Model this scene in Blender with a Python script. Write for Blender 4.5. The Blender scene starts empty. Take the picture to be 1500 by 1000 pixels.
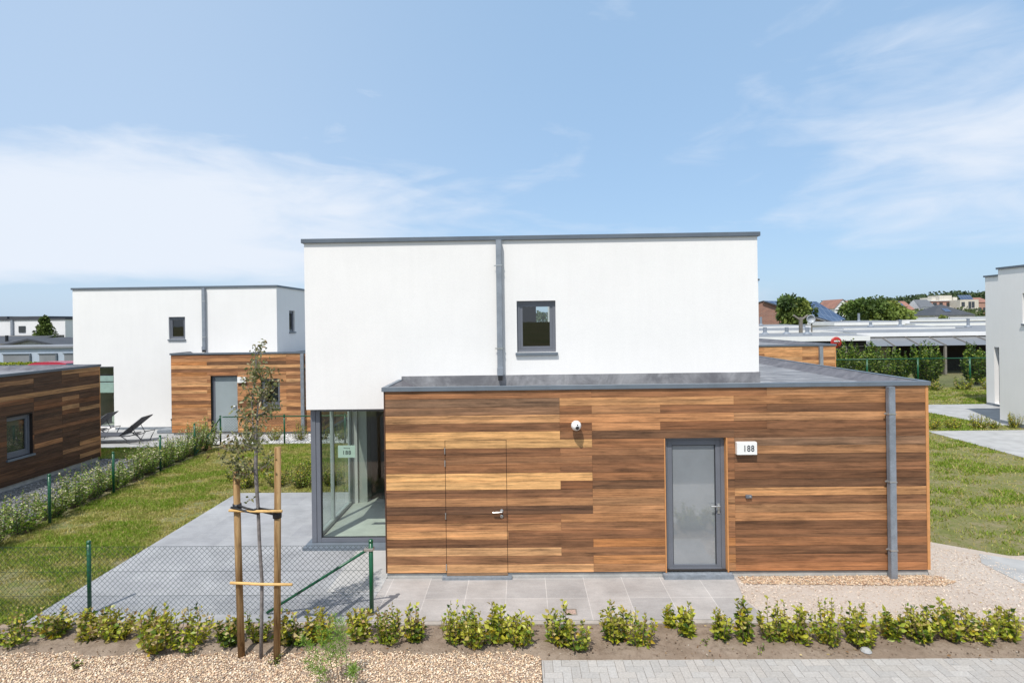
import bpy, bmesh, math, random
import numpy as np
from mathutils import Vector, Matrix
R = math.radians
sc = bpy.context.scene
C = sc.collection
random.seed(7)

# ------------------------------------------------------------------ camera
cam_d = bpy.data.cameras.new("camera")
cam_d.sensor_width = 36.0
cam_d.lens = 19.346
cam_d.shift_y = -0.0201
cam_d.clip_start = 0.05
cam_d.clip_end = 3000
cam = bpy.data.objects.new("camera", cam_d)
C.objects.link(cam)
cam.matrix_world = (Matrix.Translation((2.19, -8.70, 4.07)) @ Matrix.Rotation(0.0156, 4, 'Z')
                    @ Matrix.Rotation(R(90), 4, 'X') @ Matrix.Rotation(-0.0137, 4, 'Z'))
sc.camera = cam

# ------------------------------------------------------------------ world, sun, exposure
SUN = Vector((0.23, 0.55, -1.0)).normalized()
sc.view_settings.view_transform = 'Standard'
sc.view_settings.look = 'None'
sc.view_settings.gamma = 1.0
sc.view_settings.exposure = 0.48
sc.cycles.max_bounces = 8
sc.cycles.transparent_max_bounces = 16
sc.cycles.use_denoising = True
W = bpy.data.worlds.new("World")
sc.world = W
W.use_nodes = True
wn, wl = W.node_tree.nodes, W.node_tree.links
wn.clear()


def wnode(t, **k):
    n = wn.new(t)
    for a, b in k.items():
        setattr(n, a, b)
    return n


def wmath(op, a, b=None, c=None, clamp=False):
    n = wn.new('ShaderNodeMath')
    n.operation = op
    n.use_clamp = clamp
    for i, v in enumerate((a, b, c)):
        if v is None:
            continue
        if isinstance(v, (int, float)):
            n.inputs[i].default_value = v
        else:
            wl.new(v, n.inputs[i])
    return n.outputs[0]


def wsmooth(v, a, b):
    n = wn.new('ShaderNodeMapRange')
    n.interpolation_type = 'SMOOTHSTEP'
    wl.new(v, n.inputs[0])
    n.inputs[1].default_value = a
    n.inputs[2].default_value = b
    return n.outputs[0]


sky = wnode('ShaderNodeTexSky', sky_type='NISHITA', sun_disc=False)
sky.sun_elevation = math.asin(-SUN.z)
sky.sun_rotation = math.atan2(-SUN.x, -SUN.y)
sky.air_density = 1.0
sky.dust_density = 1.2
sky.ozone_density = 2.0
tc = wnode('ShaderNodeTexCoord')
sep = wnode('ShaderNodeSeparateXYZ')
wl.new(tc.outputs['Generated'], sep.inputs[0])
dx, dy, dz = sep.outputs
ysafe = wmath('MAXIMUM', dy, 0.08)
az = wmath('DIVIDE', dx, ysafe)
el = wmath('DIVIDE', dz, ysafe)
# streaky noise in direction space
mp = wnode('ShaderNodeMapping')
mp.inputs['Scale'].default_value = (2.2, 2.2, 7.5)
mp.inputs['Rotation'].default_value = (0, R(-14), 0)
wl.new(tc.outputs['Generated'], mp.inputs[0])
nz = wnode('ShaderNodeTexNoise')
nz.inputs['Scale'].default_value = 1.5
nz.inputs['Detail'].default_value = 9
nz.inputs['Roughness'].default_value = 0.52
nz.inputs['Distortion'].default_value = 0.55
wl.new(mp.outputs[0], nz.inputs['Vector'])
mp2 = wnode('ShaderNodeMapping')
mp2.inputs['Scale'].default_value = (5, 5, 19)
mp2.inputs['Rotation'].default_value = (0, R(-24), 0)
wl.new(tc.outputs['Generated'], mp2.inputs[0])
nz2 = wnode('ShaderNodeTexNoise')
nz2.inputs['Scale'].default_value = 1.3
nz2.inputs['Detail'].default_value = 10
nz2.inputs['Roughness'].default_value = 0.6
nz2.inputs['Distortion'].default_value = 0.8
wl.new(mp2.outputs[0], nz2.inputs['Vector'])
nmix = wmath('ADD', wmath('MULTIPLY', nz.outputs[0], 0.68), wmath('MULTIPLY', nz2.outputs[0], 0.32))
# bank of cloud low on the left, thin cirrus on the right
lft = wmath('SUBTRACT', 1.0, wsmooth(az, -0.80, 0.22))
lel = wmath('SUBTRACT', el, wmath('MULTIPLY', lft, 0.06))
lband = wmath('MULTIPLY', wsmooth(lel, -0.02, 0.09), wmath('SUBTRACT', 1.0, wsmooth(lel, 0.12, 0.40)))
lbias = wmath('MULTIPLY', wmath('MULTIPLY', lft, lband), 0.66)
rgt = wsmooth(az, 0.12, 0.85)
rband = wmath('MULTIPLY', wsmooth(el, 0.06, 0.24), wmath('SUBTRACT', 1.0, wsmooth(el, 0.34, 0.78)))
rbias = wmath('MULTIPLY', wmath('MULTIPLY', rgt, rband), 0.23)
allb = wmath('ADD', wmath('ADD', lbias, rbias), nmix)
cmask = wmath('MULTIPLY', wsmooth(allb, 0.50, 0.98), 0.96)
mixb = wnode('ShaderNodeMix', data_type='RGBA')
mixb.inputs[0].default_value = 0.74
wl.new(sky.outputs[0], mixb.inputs[6])
mixb.inputs[7].default_value = (1.66, 2.66, 3.92, 1)
# added cloud veil, out of view behind and overhead, to lift the ambient light
fill_cloud = wmath('MAXIMUM', wmath('SUBTRACT', 1.0, wsmooth(dy, -0.15, 0.35)), wsmooth(dz, 0.62, 0.85))
fill_cloud = wmath('MULTIPLY', fill_cloud, wmath('MULTIPLY', wsmooth(nmix, 0.3, 0.6), 0.75))
veil = wmath('MAXIMUM', wmath('MAXIMUM', cmask, fill_cloud), wmath('ADD', wmath('MULTIPLY', lft, 0.22), 0.05))
mixc = wnode('ShaderNodeMix', data_type='RGBA')
wl.new(veil, mixc.inputs[0])
wl.new(mixb.outputs[2], mixc.inputs[6])
mixc.inputs[7].default_value = (3.95, 4.25, 4.72, 1)
bg = wnode('ShaderNodeBackground')
wl.new(mixc.outputs[2], bg.inputs[0])
bg.inputs[1].default_value = 0.15
wo = wnode('ShaderNodeOutputWorld')
wl.new(bg.outputs[0], wo.inputs[0])

sun_d = bpy.data.lights.new("sun", 'SUN')
sun_d.energy = 3.15
sun_d.angle = R(0.5)
sun_d.color = (1.0, 0.955, 0.89)
sun = bpy.data.objects.new("sun", sun_d)
C.objects.link(sun)
sun.rotation_euler = SUN.to_track_quat('-Z', 'Y').to_euler()

# ------------------------------------------------------------------ material helpers


def lin(c):
    c = c / 255.0
    return c / 12.92 if c <= 0.04045 else ((c + 0.055) / 1.055) ** 2.4


def rgb(r, g, b, k=1.0):
    return (lin(r) * k, lin(g) * k, lin(b) * k)


class NT:
    def __init__(s, name):
        s.m = bpy.data.materials.new(name)
        s.m.use_nodes = True
        s.n = s.m.node_tree.nodes
        s.l = s.m.node_tree.links
        s.bsdf = s.n['Principled BSDF']
        s.out = s.n['Material Output']

    def new(s, t, **k):
        n = s.n.new(t)
        for a, b in k.items():
            setattr(n, a, b)
        return n

    def put(s, v, sock):
        if v is None:
            return
        if isinstance(v, (int, float)):
            sock.default_value = v
        elif isinstance(v, tuple):
            sock.default_value = v if len(v) != 3 or sock.type == 'VECTOR' else (*v, 1)
        else:
            s.l.new(v, sock)

    def math(s, op, a, b=None, c=None, clamp=False):
        n = s.new('ShaderNodeMath', operation=op, use_clamp=clamp)
        for i, v in enumerate((a, b, c)):
            s.put(v, n.inputs[i])
        return n.outputs[0]

    def mix(s, f, a, b, blend='MIX'):
        n = s.new('ShaderNodeMix', data_type='RGBA', blend_type=blend)
        s.put(f, n.inputs[0])
        s.put(a, n.inputs[6])
        s.put(b, n.inputs[7])
        return n.outputs[2]

    def coord(s, scale=(1, 1, 1), loc=(0, 0, 0), src='Object', rot=(0, 0, 0)):
        t = s.new('ShaderNodeTexCoord')
        m = s.new('ShaderNodeMapping')
        m.inputs['Scale'].default_value = scale
        m.inputs['Location'].default_value = loc
        m.inputs['Rotation'].default_value = rot
        s.l.new(t.outputs[src], m.inputs[0])
        return m.outputs[0]

    def wcoord(s, scale=(1, 1, 1), loc=(0, 0, 0)):
        t = s.new('ShaderNodeNewGeometry')
        m = s.new('ShaderNodeMapping')
        m.inputs['Scale'].default_value = scale
        m.inputs['Location'].default_value = loc
        s.l.new(t.outputs['Position'], m.inputs[0])
        return m.outputs[0]

    def noise(s, vec, scale=5, detail=4, rough=0.5, dist=0.0):
        n = s.new('ShaderNodeTexNoise')
        s.put(vec, n.inputs['Vector'])
        n.inputs['Scale'].default_value = scale
        n.inputs['Detail'].default_value = detail
        n.inputs['Roughness'].default_value = rough
        n.inputs['Distortion'].default_value = dist
        return n.outputs[0]

    def range(s, v, a, b, c=0.0, d=1.0, smooth=False):
        n = s.new('ShaderNodeMapRange')
        if smooth:
            n.interpolation_type = 'SMOOTHSTEP'
        s.put(v, n.inputs[0])
        for i, q in enumerate((a, b, c, d)):
            n.inputs[i + 1].default_value = q
        return n.outputs[0]

    def attr(s, name, out='Color'):
        n = s.new('ShaderNodeAttribute')
        n.attribute_name = name
        return n.outputs[out]

    def bump(s, h, strength=0.3, dist=0.01):
        n = s.new('ShaderNodeBump')
        n.inputs['Strength'].default_value = strength
        n.inputs['Distance'].default_value = dist
        s.put(h, n.inputs['Height'])
        s.l.new(n.outputs[0], s.bsdf.inputs['Normal'])

    def set(s, col=None, rough=None, metal=None, spec=None):
        for v, k in ((col, 'Base Color'), (rough, 'Roughness'), (metal, 'Metallic'), (spec, 'Specular IOR Level')):
            s.put(v, s.bsdf.inputs[k])
        return s


def simple(name, col, rough=0.5, metal=0.0, var=0.12, nscale=6.0, bump=0.0, bscale=40.0, spec=0.5):
    t = NT(name)
    v = t.wcoord()
    n = t.noise(v, nscale, 5, 0.6)
    k = t.range(n, 0.3, 0.7, 1 - var, 1 + var)
    t.set(t.mix(1.0, col, k, 'MULTIPLY'), t.range(n, 0.3, 0.7, max(0.03, rough - 0.06), rough + 0.06), metal, spec)
    if bump:
        t.bump(t.noise(v, bscale, 4, 0.6), bump, 0.01)
    return t.m


M = {}
# white render: faint trowel marks, grain, slight rain streaks
t = NT("white_render")
v = t.wcoord()
n1 = t.noise(v, 1.1, 5, 0.6)
n2 = t.noise(t.wcoord((9, 9, 0.7)), 1.0, 4, 0.55)
n3 = t.noise(v, 90, 3, 0.7)
n4 = t.noise(t.wcoord((1.0, 1.0, 2.2)), 5.0, 4, 0.6, 0.6)
k = t.math('MULTIPLY', t.range(n1, 0.3, 0.7, 0.975, 1.015), t.range(n2, 0.35, 0.75, 1.005, 0.985))
k = t.math('MULTIPLY', k, t.range(n3, 0.25, 0.75, 0.94, 1.05))
t.set(t.mix(1.0, (0.82, 0.808, 0.79), k, 'MULTIPLY'), 0.9, 0, 0.25)
t.bump(t.math('ADD', t.math('MULTIPLY', n3, 0.5), t.math('MULTIPLY', n4, 0.4)), 0.3, 0.010)
M['plaster'] = t.m
M['coping'] = simple("grey_aluminium_trim", (0.135, 0.16, 0.19), 0.42, 0.25, 0.10, 3.0)
M['coping_light'] = simple("grey_roof_edge", (0.17, 0.20, 0.235), 0.42, 0.25, 0.10, 3.0)
t = NT("galvanised_steel")
v = t.wcoord()
vo = t.new('ShaderNodeTexVoronoi')
t.put(v, vo.inputs['Vector'])
vo.inputs['Scale'].default_value = 60
n1 = t.noise(v, 5, 5, 0.6)
k = t.math('ADD', t.range(n1, 0.3, 0.7, 0.80, 1.10), t.math('MULTIPLY', t.math('SUBTRACT', vo.outputs['Distance'], 0.4), 0.22))
t.set(t.mix(1.0, (0.275, 0.305, 0.345), k, 'MULTIPLY'), t.range(n1, 0.3, 0.7, 0.42, 0.6), 0.35, 0.5)
M['zinc'] = t.m
M['frame'] = simple("slate_grey_frame", (0.145, 0.155, 0.18), 0.38, 0.0, 0.05, 3.0)
M['frame_dark'] = simple("dark_gasket", (0.02, 0.022, 0.026), 0.5, 0.0, 0.1, 3.0)
M['doorgrey'] = simple("pale_grey_door_paint", (0.30, 0.345, 0.36), 0.42, 0.0, 0.04, 2.0)
M['steel'] = simple("brushed_steel", (0.55, 0.55, 0.54), 0.32, 0.8, 0.08, 20.0)
M['bluestone'] = simple("blue_stone", (0.21, 0.235, 0.265), 0.6, 0.0, 0.22, 14.0, 0.2, 60)
M['plinth'] = simple("cement_plinth", (0.44, 0.435, 0.415), 0.9, 0.0, 0.16, 6.0, 0.3, 60)
M['plinth_dark'] = simple("dark_sealing_strip", (0.11, 0.115, 0.12), 0.7, 0.0, 0.15, 6.0)
M['dark'] = simple("dark_backing", (0.018, 0.013, 0.010), 0.9, 0.0, 0.2, 6.0)
M['trimwood'] = simple("end_grain_trim", rgb(226, 160, 100, 0.75), 0.65, 0.0, 0.12, 12.0)
M['green'] = simple("green_coated_steel", (0.006, 0.085, 0.035), 0.33, 0.0, 0.12, 12.0)
M['wire'] = simple("green_coated_wire", (0.012, 0.032, 0.026), 0.5, 0.0, 0.1, 10.0)
M['black'] = simple("black_rubber", (0.012, 0.012, 0.013), 0.5, 0.0, 0.15, 20.0)
M['white'] = simple("white_plastic", (0.82, 0.82, 0.80), 0.35, 0.0, 0.03, 10.0)
M['textgrey'] = simple("printed_grey", (0.05, 0.055, 0.065), 0.6, 0.0, 0.1, 10.0)
M['paper'] = simple("mint_paper", (0.60, 0.72, 0.64), 0.8, 0.0, 0.03, 10.0)
M['lounger'] = simple("charcoal_mesh_fabric", (0.055, 0.06, 0.075), 0.75, 0.0, 0.10, 30.0, 0.2, 200)
M['lounger_metal'] = simple("charcoal_metal", (0.06, 0.064, 0.075), 0.45, 0.2, 0.08, 12.0)
M['concrete'] = simple("pale_concrete", (0.36, 0.362, 0.36), 0.9, 0.0, 0.18, 2.2, 0.2, 50)
M['edging'] = simple("concrete_edging", (0.34, 0.31, 0.275), 0.95, 0.0, 0.22, 7.0, 0.4, 60)
M['asphalt'] = simple("asphalt", (0.055, 0.055, 0.057), 0.9, 0.0, 0.25, 3.0, 0.5, 120)
M['interior'] = simple("pale_interior_wall", (0.50, 0.52, 0.48), 0.9, 0.0, 0.04, 2.0)
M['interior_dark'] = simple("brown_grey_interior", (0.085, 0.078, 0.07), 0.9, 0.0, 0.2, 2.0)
M['interior_floor'] = simple("pale_screed_floor", (0.56, 0.58, 0.53), 0.75, 0.0, 0.12, 4.0)
M['stake'] = simple("treated_pine", rgb(160, 122, 78, 0.75), 0.75, 0.0, 0.42, 7.0, 0.3, 40)
M['bar'] = simple("fresh_pine", rgb(226, 184, 118, 0.85), 0.7, 0.0, 0.15, 14.0)
M['bark'] = simple("grey_bark", (0.20, 0.18, 0.17), 0.9, 0.0, 0.35, 20.0, 0.5, 60)
M['stem'] = simple("brown_stem", (0.12, 0.08, 0.05), 0.85, 0.0, 0.3, 20.0)
M['roofwhite'] = simple("pale_roof_sheet", (0.21, 0.22, 0.235), 0.7, 0.0, 0.16, 0.7)
M['fascia'] = simple("white_fascia", (0.80, 0.80, 0.80), 0.5, 0.0, 0.06, 1.0)
M['mobilewall'] = simple("cream_cladding", (0.52, 0.50, 0.44), 0.7, 0.0, 0.08, 1.0)
M['bluewall'] = simple("pale_blue_cladding", (0.40, 0.46, 0.54), 0.6, 0.0, 0.08, 0.8)
M['greyroof'] = simple("grey_tile_roof", (0.12, 0.13, 0.145), 0.8, 0.0, 0.18, 2.0, 0.4, 8)
M['darkroof'] = simple("dark_slate_roof", (0.055, 0.06, 0.07), 0.7, 0.0, 0.18, 1.0)
M['polycarb'] = simple("polycarbonate_sheet", (0.15, 0.152, 0.155), 0.35, 0.0, 0.12, 1.0)
M['redtile'] = simple("red_roof_tile", (0.27, 0.135, 0.10), 0.85, 0.0, 0.2, 0.8)
M['redplastic'] = simple("red_enamel", (0.42, 0.03, 0.022), 0.4, 0.0, 0.06, 4.0)
M['carred'] = simple("red_car_paint", (0.33, 0.012, 0.03), 0.2, 0.0, 0.04, 3.0, spec=0.7)
M['carglass'] = simple("dark_car_glass", (0.02, 0.024, 0.03), 0.06, 0.0, 0.1, 3.0, spec=0.8)
M['palebrick'] = simple("ochre_brick", (0.42, 0.31, 0.18), 0.9, 0.0, 0.12, 1.5)
M['palehouse'] = simple("pale_house_render", (0.58, 0.54, 0.46), 0.9, 0.0, 0.08, 0.6)
M['whitehouse'] = simple("white_house_render", (0.72, 0.72, 0.72), 0.9, 0.0, 0.06, 0.6)
M['pinkbrick'] = simple("rose_brick", (0.40, 0.23, 0.18), 0.9, 0.0, 0.12, 0.8)
M['darkwindow'] = simple("dark_window_glass", (0.03, 0.035, 0.04), 0.08, 0.0, 0.2, 1.0, spec=0.8)
M['postwood'] = simple("weathered_post", (0.20, 0.18, 0.155), 0.85, 0.0, 0.2, 4.0)
M['dishgrey'] = simple("grey_dish_paint", (0.42, 0.45, 0.48), 0.45, 0.0, 0.06, 4.0)
M['wood_fence'] = simple("grey_timber_wall", (0.16, 0.145, 0.125), 0.85, 0.0, 0.25, 2.0)
M['loose'] = simple("rusty_grey_lid", rgb(186, 160, 146, 0.75), 0.8, 0.0, 0.35, 40.0)

t = NT("treated_pine_stake")
v = t.wcoord((26, 26, 1.6))
n1 = t.noise(v, 1.0, 6, 0.7, 0.4)
n2 = t.noise(t.wcoord((9, 9, 5)), 1.0, 4, 0.6)
c = t.mix(t.range(n1, 0.38, 0.64), rgb(130, 98, 62, 0.75), rgb(194, 160, 114, 0.78))
c = t.mix(t.range(n2, 0.62, 0.74, 0, 0.8), c, rgb(80, 52, 30, 0.75))
t.set(c, 0.85, 0, 0.2)
t.bump(n1, 0.5, 0.01)
M['stake'] = t.m

# red brick of the far house
t = NT("red_brick")
b = t.new('ShaderNodeTexBrick')
sp = t.new('ShaderNodeSeparateXYZ')
t.l.new(t.wcoord(), sp.inputs[0])
cb = t.new('ShaderNodeCombineXYZ')
t.put(t.math('ADD', sp.outputs[0], sp.outputs[1]), cb.inputs[0])
t.put(sp.outputs[2], cb.inputs[1])
t.put(cb.outputs[0], b.inputs['Vector'])
b.inputs['Color1'].default_value = (0.33, 0.15, 0.10, 1)
b.inputs['Color2'].default_value = (0.24, 0.11, 0.08, 1)
b.inputs['Mortar'].default_value = (0.33, 0.28, 0.24, 1)
b.inputs['Scale'].default_value = 1.0
b.inputs['Brick Width'].default_value = 0.5
b.inputs['Row Height'].default_value = 0.2
b.inputs['Mortar Size'].default_value = 0.02
t.set(b.outputs[0], 0.9)
M['brick'] = t.m

# solar roof: blue panels with pale joints
t = NT("solar_panels")
b = t.new('ShaderNodeTexBrick')
t.put(t.coord((1, 1, 1)), b.inputs['Vector'])
b.offset = 0.0
b.inputs['Color1'].default_value = (0.035, 0.06, 0.12, 1)
b.inputs['Color2'].default_value = (0.05, 0.08, 0.145, 1)
b.inputs['Mortar'].default_value = (0.16, 0.2, 0.27, 1)
b.inputs['Scale'].default_value = 1.0
b.inputs['Brick Width'].default_value = 1.0
b.inputs['Row Height'].default_value = 1.7
b.inputs['Mortar Size'].default_value = 0.035
t.set(b.outputs[0], 0.24, 0.0, 0.7)
M['solar'] = t.m

# timber cladding: colour of each board comes with the board, grain is procedural
t = NT("timber_cladding")
colr = t.attr('col')
seed = t.attr('seed', 'Fac')
uv = t.attr('grain_uv', 'Vector')
sx = t.new('ShaderNodeSeparateXYZ')
t.l.new(uv, sx.inputs[0])


def cvec(fx, fz, off):
    c = t.new('ShaderNodeCombineXYZ')
    t.put(t.math('ADD', t.math('MULTIPLY', sx.outputs[0], fx), t.math('MULTIPLY', seed, 37.0 + off)), c.inputs[0])
    t.put(t.math('MULTIPLY', seed, 91.0 + off), c.inputs[1])
    t.put(t.math('MULTIPLY', sx.outputs[1], fz), c.inputs[2])
    return c.outputs[0]


field = t.noise(cvec(0.55, 4.5, 0), 1.35, 2.5, 0.5, 0.25)
rings = t.math('SINE', t.math('MULTIPLY', field, 34.0))
rings2 = t.math('SINE', t.math('MULTIPLY', t.noise(cvec(0.25, 9, 5), 1.5, 2, 0.5), 55.0))
fibre = t.noise(cvec(1.6, 85, 3), 1.0, 3, 0.7)
blotch = t.noise(cvec(1.6, 5.0, 7), 1.0, 4, 0.6)
pores = t.noise(cvec(14.0, 260, 1), 1.0, 2, 0.5)
streak = t.noise(cvec(0.35, 22, 9), 1.0, 3, 0.6)
k = t.math('ADD', t.math('MULTIPLY', rings, 0.13), t.math('MULTIPLY', rings2, 0.10))
k = t.math('ADD', k, t.range(fibre, 0.30, 0.70, -0.27, 0.27))
k = t.math('ADD', k, t.range(blotch, 0.25, 0.75, -0.22, 0.22))
k = t.math('ADD', k, t.range(streak, 0.33, 0.67, -0.29, 0.29))
k = t.math('ADD', k, t.range(pores, 0.45, 0.7, 0.05, -0.24))
k = t.math('ADD', k, 1.0)
base = t.mix(1.0, colr, k, 'MULTIPLY')
warm = t.mix(t.range(streak, 0.45, 0.7, 0.0, 0.35), base, t.mix(1.0, base, (1.14, 0.97, 0.80), 'MULTIPLY'))
t.set(warm, t.range(fibre, 0.3, 0.7, 0.55, 0.75), 0, 0.3)
t.bump(t.math('ADD', fibre, t.math('MULTIPLY', rings, 0.1)), 0.25, 0.003)
M['wood'] = t.m

# clear glass: see-through with fresnel reflection
def glass(name, tint, refl=1.0, ior=1.6):
    t = NT(name)
    tr = t.new('ShaderNodeBsdfTransparent')
    tr.inputs[0].default_value = (*tint, 1)
    gl = t.new('ShaderNodeBsdfGlossy')
    gl.inputs['Roughness'].default_value = 0.015
    ge = t.new('ShaderNodeNewGeometry')
    dt = t.new('ShaderNodeVectorMath', operation='DOT_PRODUCT')
    t.l.new(ge.outputs['Incoming'], dt.inputs[0])
    t.l.new(ge.outputs['Normal'], dt.inputs[1])
    ca = t.math('ABSOLUTE', dt.outputs['Value'])
    fz = t.math('ADD', t.math('MULTIPLY', t.math('POWER', t.math('SUBTRACT', 1.0, ca), 5.0), 0.9), 0.075 * refl)
    mx = t.new('ShaderNodeMixShader')
    t.l.new(t.math('MINIMUM', fz, 1.0), mx.inputs[0])
    t.l.new(tr.outputs[0], mx.inputs[1])
    t.l.new(gl.outputs[0], mx.inputs[2])
    t.l.new(mx.outputs[0], t.out.inputs[0])
    return t.m


M['glass'] = glass("clear_window_glass", (0.80, 0.86, 0.82), 1.5)
t = NT("frosted_glass")
v = t.wcoord()
n1 = t.noise(v, 160, 2, 0.5)
n2 = t.noise(v, 2.0, 4, 0.6)
t.set(t.mix(1.0, (0.235, 0.255, 0.27), t.range(n2, 0.3, 0.7, 0.9, 1.08), 'MULTIPLY'), t.range(n1, 0.3, 0.7, 0.16, 0.22), 0, 0.5)
t.bsdf.inputs['Coat Weight'].default_value = 1.0
t.bsdf.inputs['Coat Roughness'].default_value = 0.05
t.bsdf.inputs['Coat IOR'].default_value = 2.3
M['frosted'] = t.m

# roofing membrane with dried puddle marks
t = NT("roof_membrane")
v = t.wcoord((1.0, 1.7, 1.0))
n1 = t.noise(v, 1.5, 7, 0.68, 0.7)
n2 = t.noise(t.wcoord((0.8, 5.0, 1)), 1.6, 6, 0.65)
f = t.range(t.math('ADD', t.math('MULTIPLY', n1, 0.55), t.math('MULTIPLY', n2, 0.45)), 0.40, 0.66, 0, 1, True)
t.set(t.mix(f, (0.135, 0.135, 0.145), (0.36, 0.36, 0.368)), 0.62, 0, 0.5)
t.bump(t.noise(v, 70, 3, 0.6), 0.3, 0.01)
M['membrane'] = t.m
t = NT("dark_roof_upstand")
v = t.wcoord()
n1 = t.noise(v, 4, 6, 0.7, 0.5)
t.set(t.mix(t.range(n1, 0.35, 0.75), (0.085, 0.083, 0.095), (0.19, 0.185, 0.20)), 0.6)
t.bump(t.noise(v, 60, 4, 0.6), 0.4, 0.01)
M['upstand'] = t.m


# stone tiles 60 x 60
def tile_mat(name, c1, c2, mortar, loc, msize=0.0035):
    t = NT(name)
    b = t.new('ShaderNodeTexBrick')
    t.put(t.wcoord((1, 1, 1), loc), b.inputs['Vector'])
    b.offset = 0.0
    b.inputs['Scale'].default_value = 1.0
    b.inputs['Brick Width'].default_value = 0.6
    b.inputs['Row Height'].default_value = 0.6
    b.inputs['Mortar Size'].default_value = msize
    b.inputs['Mortar Smooth'].default_value = 0.2
    b.inputs['Bias'].default_value = 0.0
    b.inputs['Color1'].default_value = (*c1, 1)
    b.inputs['Color2'].default_value = (*c2, 1)
    b.inputs['Mortar'].default_value = (*mortar, 1)
    v = t.wcoord()
    n1 = t.noise(v, 1.3, 6, 0.65, 0.4)
    n2 = t.noise(v, 55, 4, 0.6)
    n3 = t.noise(t.wcoord((3, 12, 1)), 1.2, 5, 0.6)
    k = t.math('MULTIPLY', t.range(n1, 0.3, 0.7, 0.80, 1.14), t.range(n2, 0.3, 0.7, 0.91, 1.08))
    k = t.math('MULTIPLY', k, t.range(n3, 0.3, 0.7, 0.94, 1.06))
    t.set(t.mix(1.0, b.outputs[0], k, 'MULTIPLY'), t.range(n1, 0.3, 0.7, 0.6, 0.8), 0, 0.35)
    t.bump(t.math('ADD', n2, t.math('MULTIPLY', b.outputs['Fac'], -1.5)), 0.15, 0.004)
    return t.m


M['tile'] = tile_mat("grey_stone_tiles", (0.295, 0.30, 0.315), (0.345, 0.35, 0.36), (0.375, 0.375, 0.38), (-1.92, 0.03, 0))
M['tile_warm'] = tile_mat("warm_grey_stone_tiles", (0.315, 0.302, 0.295), (0.39, 0.366, 0.350), (0.50, 0.475, 0.455), (-1.92, 0.03, 0), 0.005)

M['tile_pale'] = simple('pale_stone_patch', (0.40, 0.395, 0.385), 0.8, 0.0, 0.10, 3.0, 0.1, 60)
# loose ground
def ground_mat(name, c1, c2, c3, s1, s2, bump, bs):
    t = NT(name)
    v = t.wcoord()
    n1 = t.noise(v, s1, 7, 0.65, 0.5)
    n2 = t.noise(v, s2, 5, 0.7)
    c = t.mix(t.range(n1, 0.35, 0.65, 0, 1, True), c1, c2)
    c = t.mix(t.range(n2, 0.48, 0.7), c, c3)
    t.set(c, 0.95, 0, 0.15)
    t.bump(t.math('ADD', t.noise(v, bs, 5, 0.7), t.math('MULTIPLY', n2, 0.8)), bump, 0.03)
    return t.m


M['soil'] = ground_mat("dry_garden_soil", (0.235, 0.178, 0.132), (0.30, 0.236, 0.182), (0.18, 0.134, 0.098), 1.6, 14, 0.7, 45)
M['gravel'] = ground_mat("pale_gravel", (0.46, 0.35, 0.265), (0.52, 0.40, 0.315), (0.36, 0.265, 0.195), 1.2, 60, 0.9, 80)
M['gravel_fine'] = ground_mat("fine_beige_gravel", (0.60, 0.515, 0.445), (0.66, 0.585, 0.52), (0.50, 0.42, 0.355), 0.9, 70, 0.8, 110)
M['gravel_grey'] = ground_mat("grey_gravel", (0.22, 0.22, 0.225), (0.28, 0.28, 0.275), (0.16, 0.16, 0.16), 1.2, 50, 0.9, 80)
M['gravel_white'] = ground_mat("white_gravel", (0.58, 0.57, 0.55), (0.68, 0.67, 0.65), (0.40, 0.38, 0.36), 1.2, 30, 0.9, 50)
M['lawn'] = ground_mat("lawn_soil", (0.165, 0.185, 0.055), (0.255, 0.22, 0.125), (0.115, 0.135, 0.04), 2.6, 14, 0.8, 40)
M['far_ground'] = ground_mat("far_ground", (0.12, 0.14, 0.05), (0.22, 0.19, 0.11), (0.10, 0.11, 0.05), 0.05, 0.4, 0.2, 4)


def attr_mat(name, rough=0.6, trans=0.0, spec=0.3, var=0.1, ns=30.0):
    t = NT(name)
    c = t.attr('col')
    n1 = t.noise(t.wcoord(), ns, 4, 0.6)
    c = t.mix(1.0, c, t.range(n1, 0.3, 0.7, 1 - var, 1 + var), 'MULTIPLY')
    t.set(c, rough, 0, spec)
    if trans:
        tr = t.new('ShaderNodeBsdfTranslucent')
        t.l.new(t.mix(1.0, c, (1.1, 1.15, 0.6), 'MULTIPLY'), tr.inputs[0])
        mx = t.new('ShaderNodeMixShader')
        mx.inputs[0].default_value = trans
        t.l.new(t.bsdf.outputs[0], mx.inputs[1])
        t.l.new(tr.outputs[0], mx.inputs[2])
        t.l.new(mx.outputs[0], t.out.inputs[0])
    return t.m


M['leaf'] = attr_mat("leaves", 0.42, 0.25, 0.45, 0.08, 60)
M['leaf_far'] = attr_mat("tree_leaves", 0.6, 0.15, 0.3, 0.1, 3)
M['grass'] = attr_mat("grass_blades", 0.6, 0.3, 0.25, 0.05, 30)
M['pebble'] = attr_mat("pebbles", 0.8, 0.0, 0.3, 0.12, 120)
M['paver'] = attr_mat("grey_concrete_pavers", 0.9, 0.0, 0.2, 0.14, 40)

# ------------------------------------------------------------------ mesh helpers
WORLD = {}


def thing(name, label, cat, loc=(0, 0, 0), group=None):
    o = bpy.data.objects.new(name, None)
    C.objects.link(o)
    o.location = loc
    o.empty_display_size = 0.3
    WORLD[o.name] = Vector(loc)
    return tag(o, label, cat, group)


def tag(o, label, cat, group=None, kind=None):
    if label:
        o['label'] = label
    if cat:
        o['category'] = cat
    if group:
        o['group'] = group
    if kind:
        o['kind'] = kind
    return o


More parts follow.
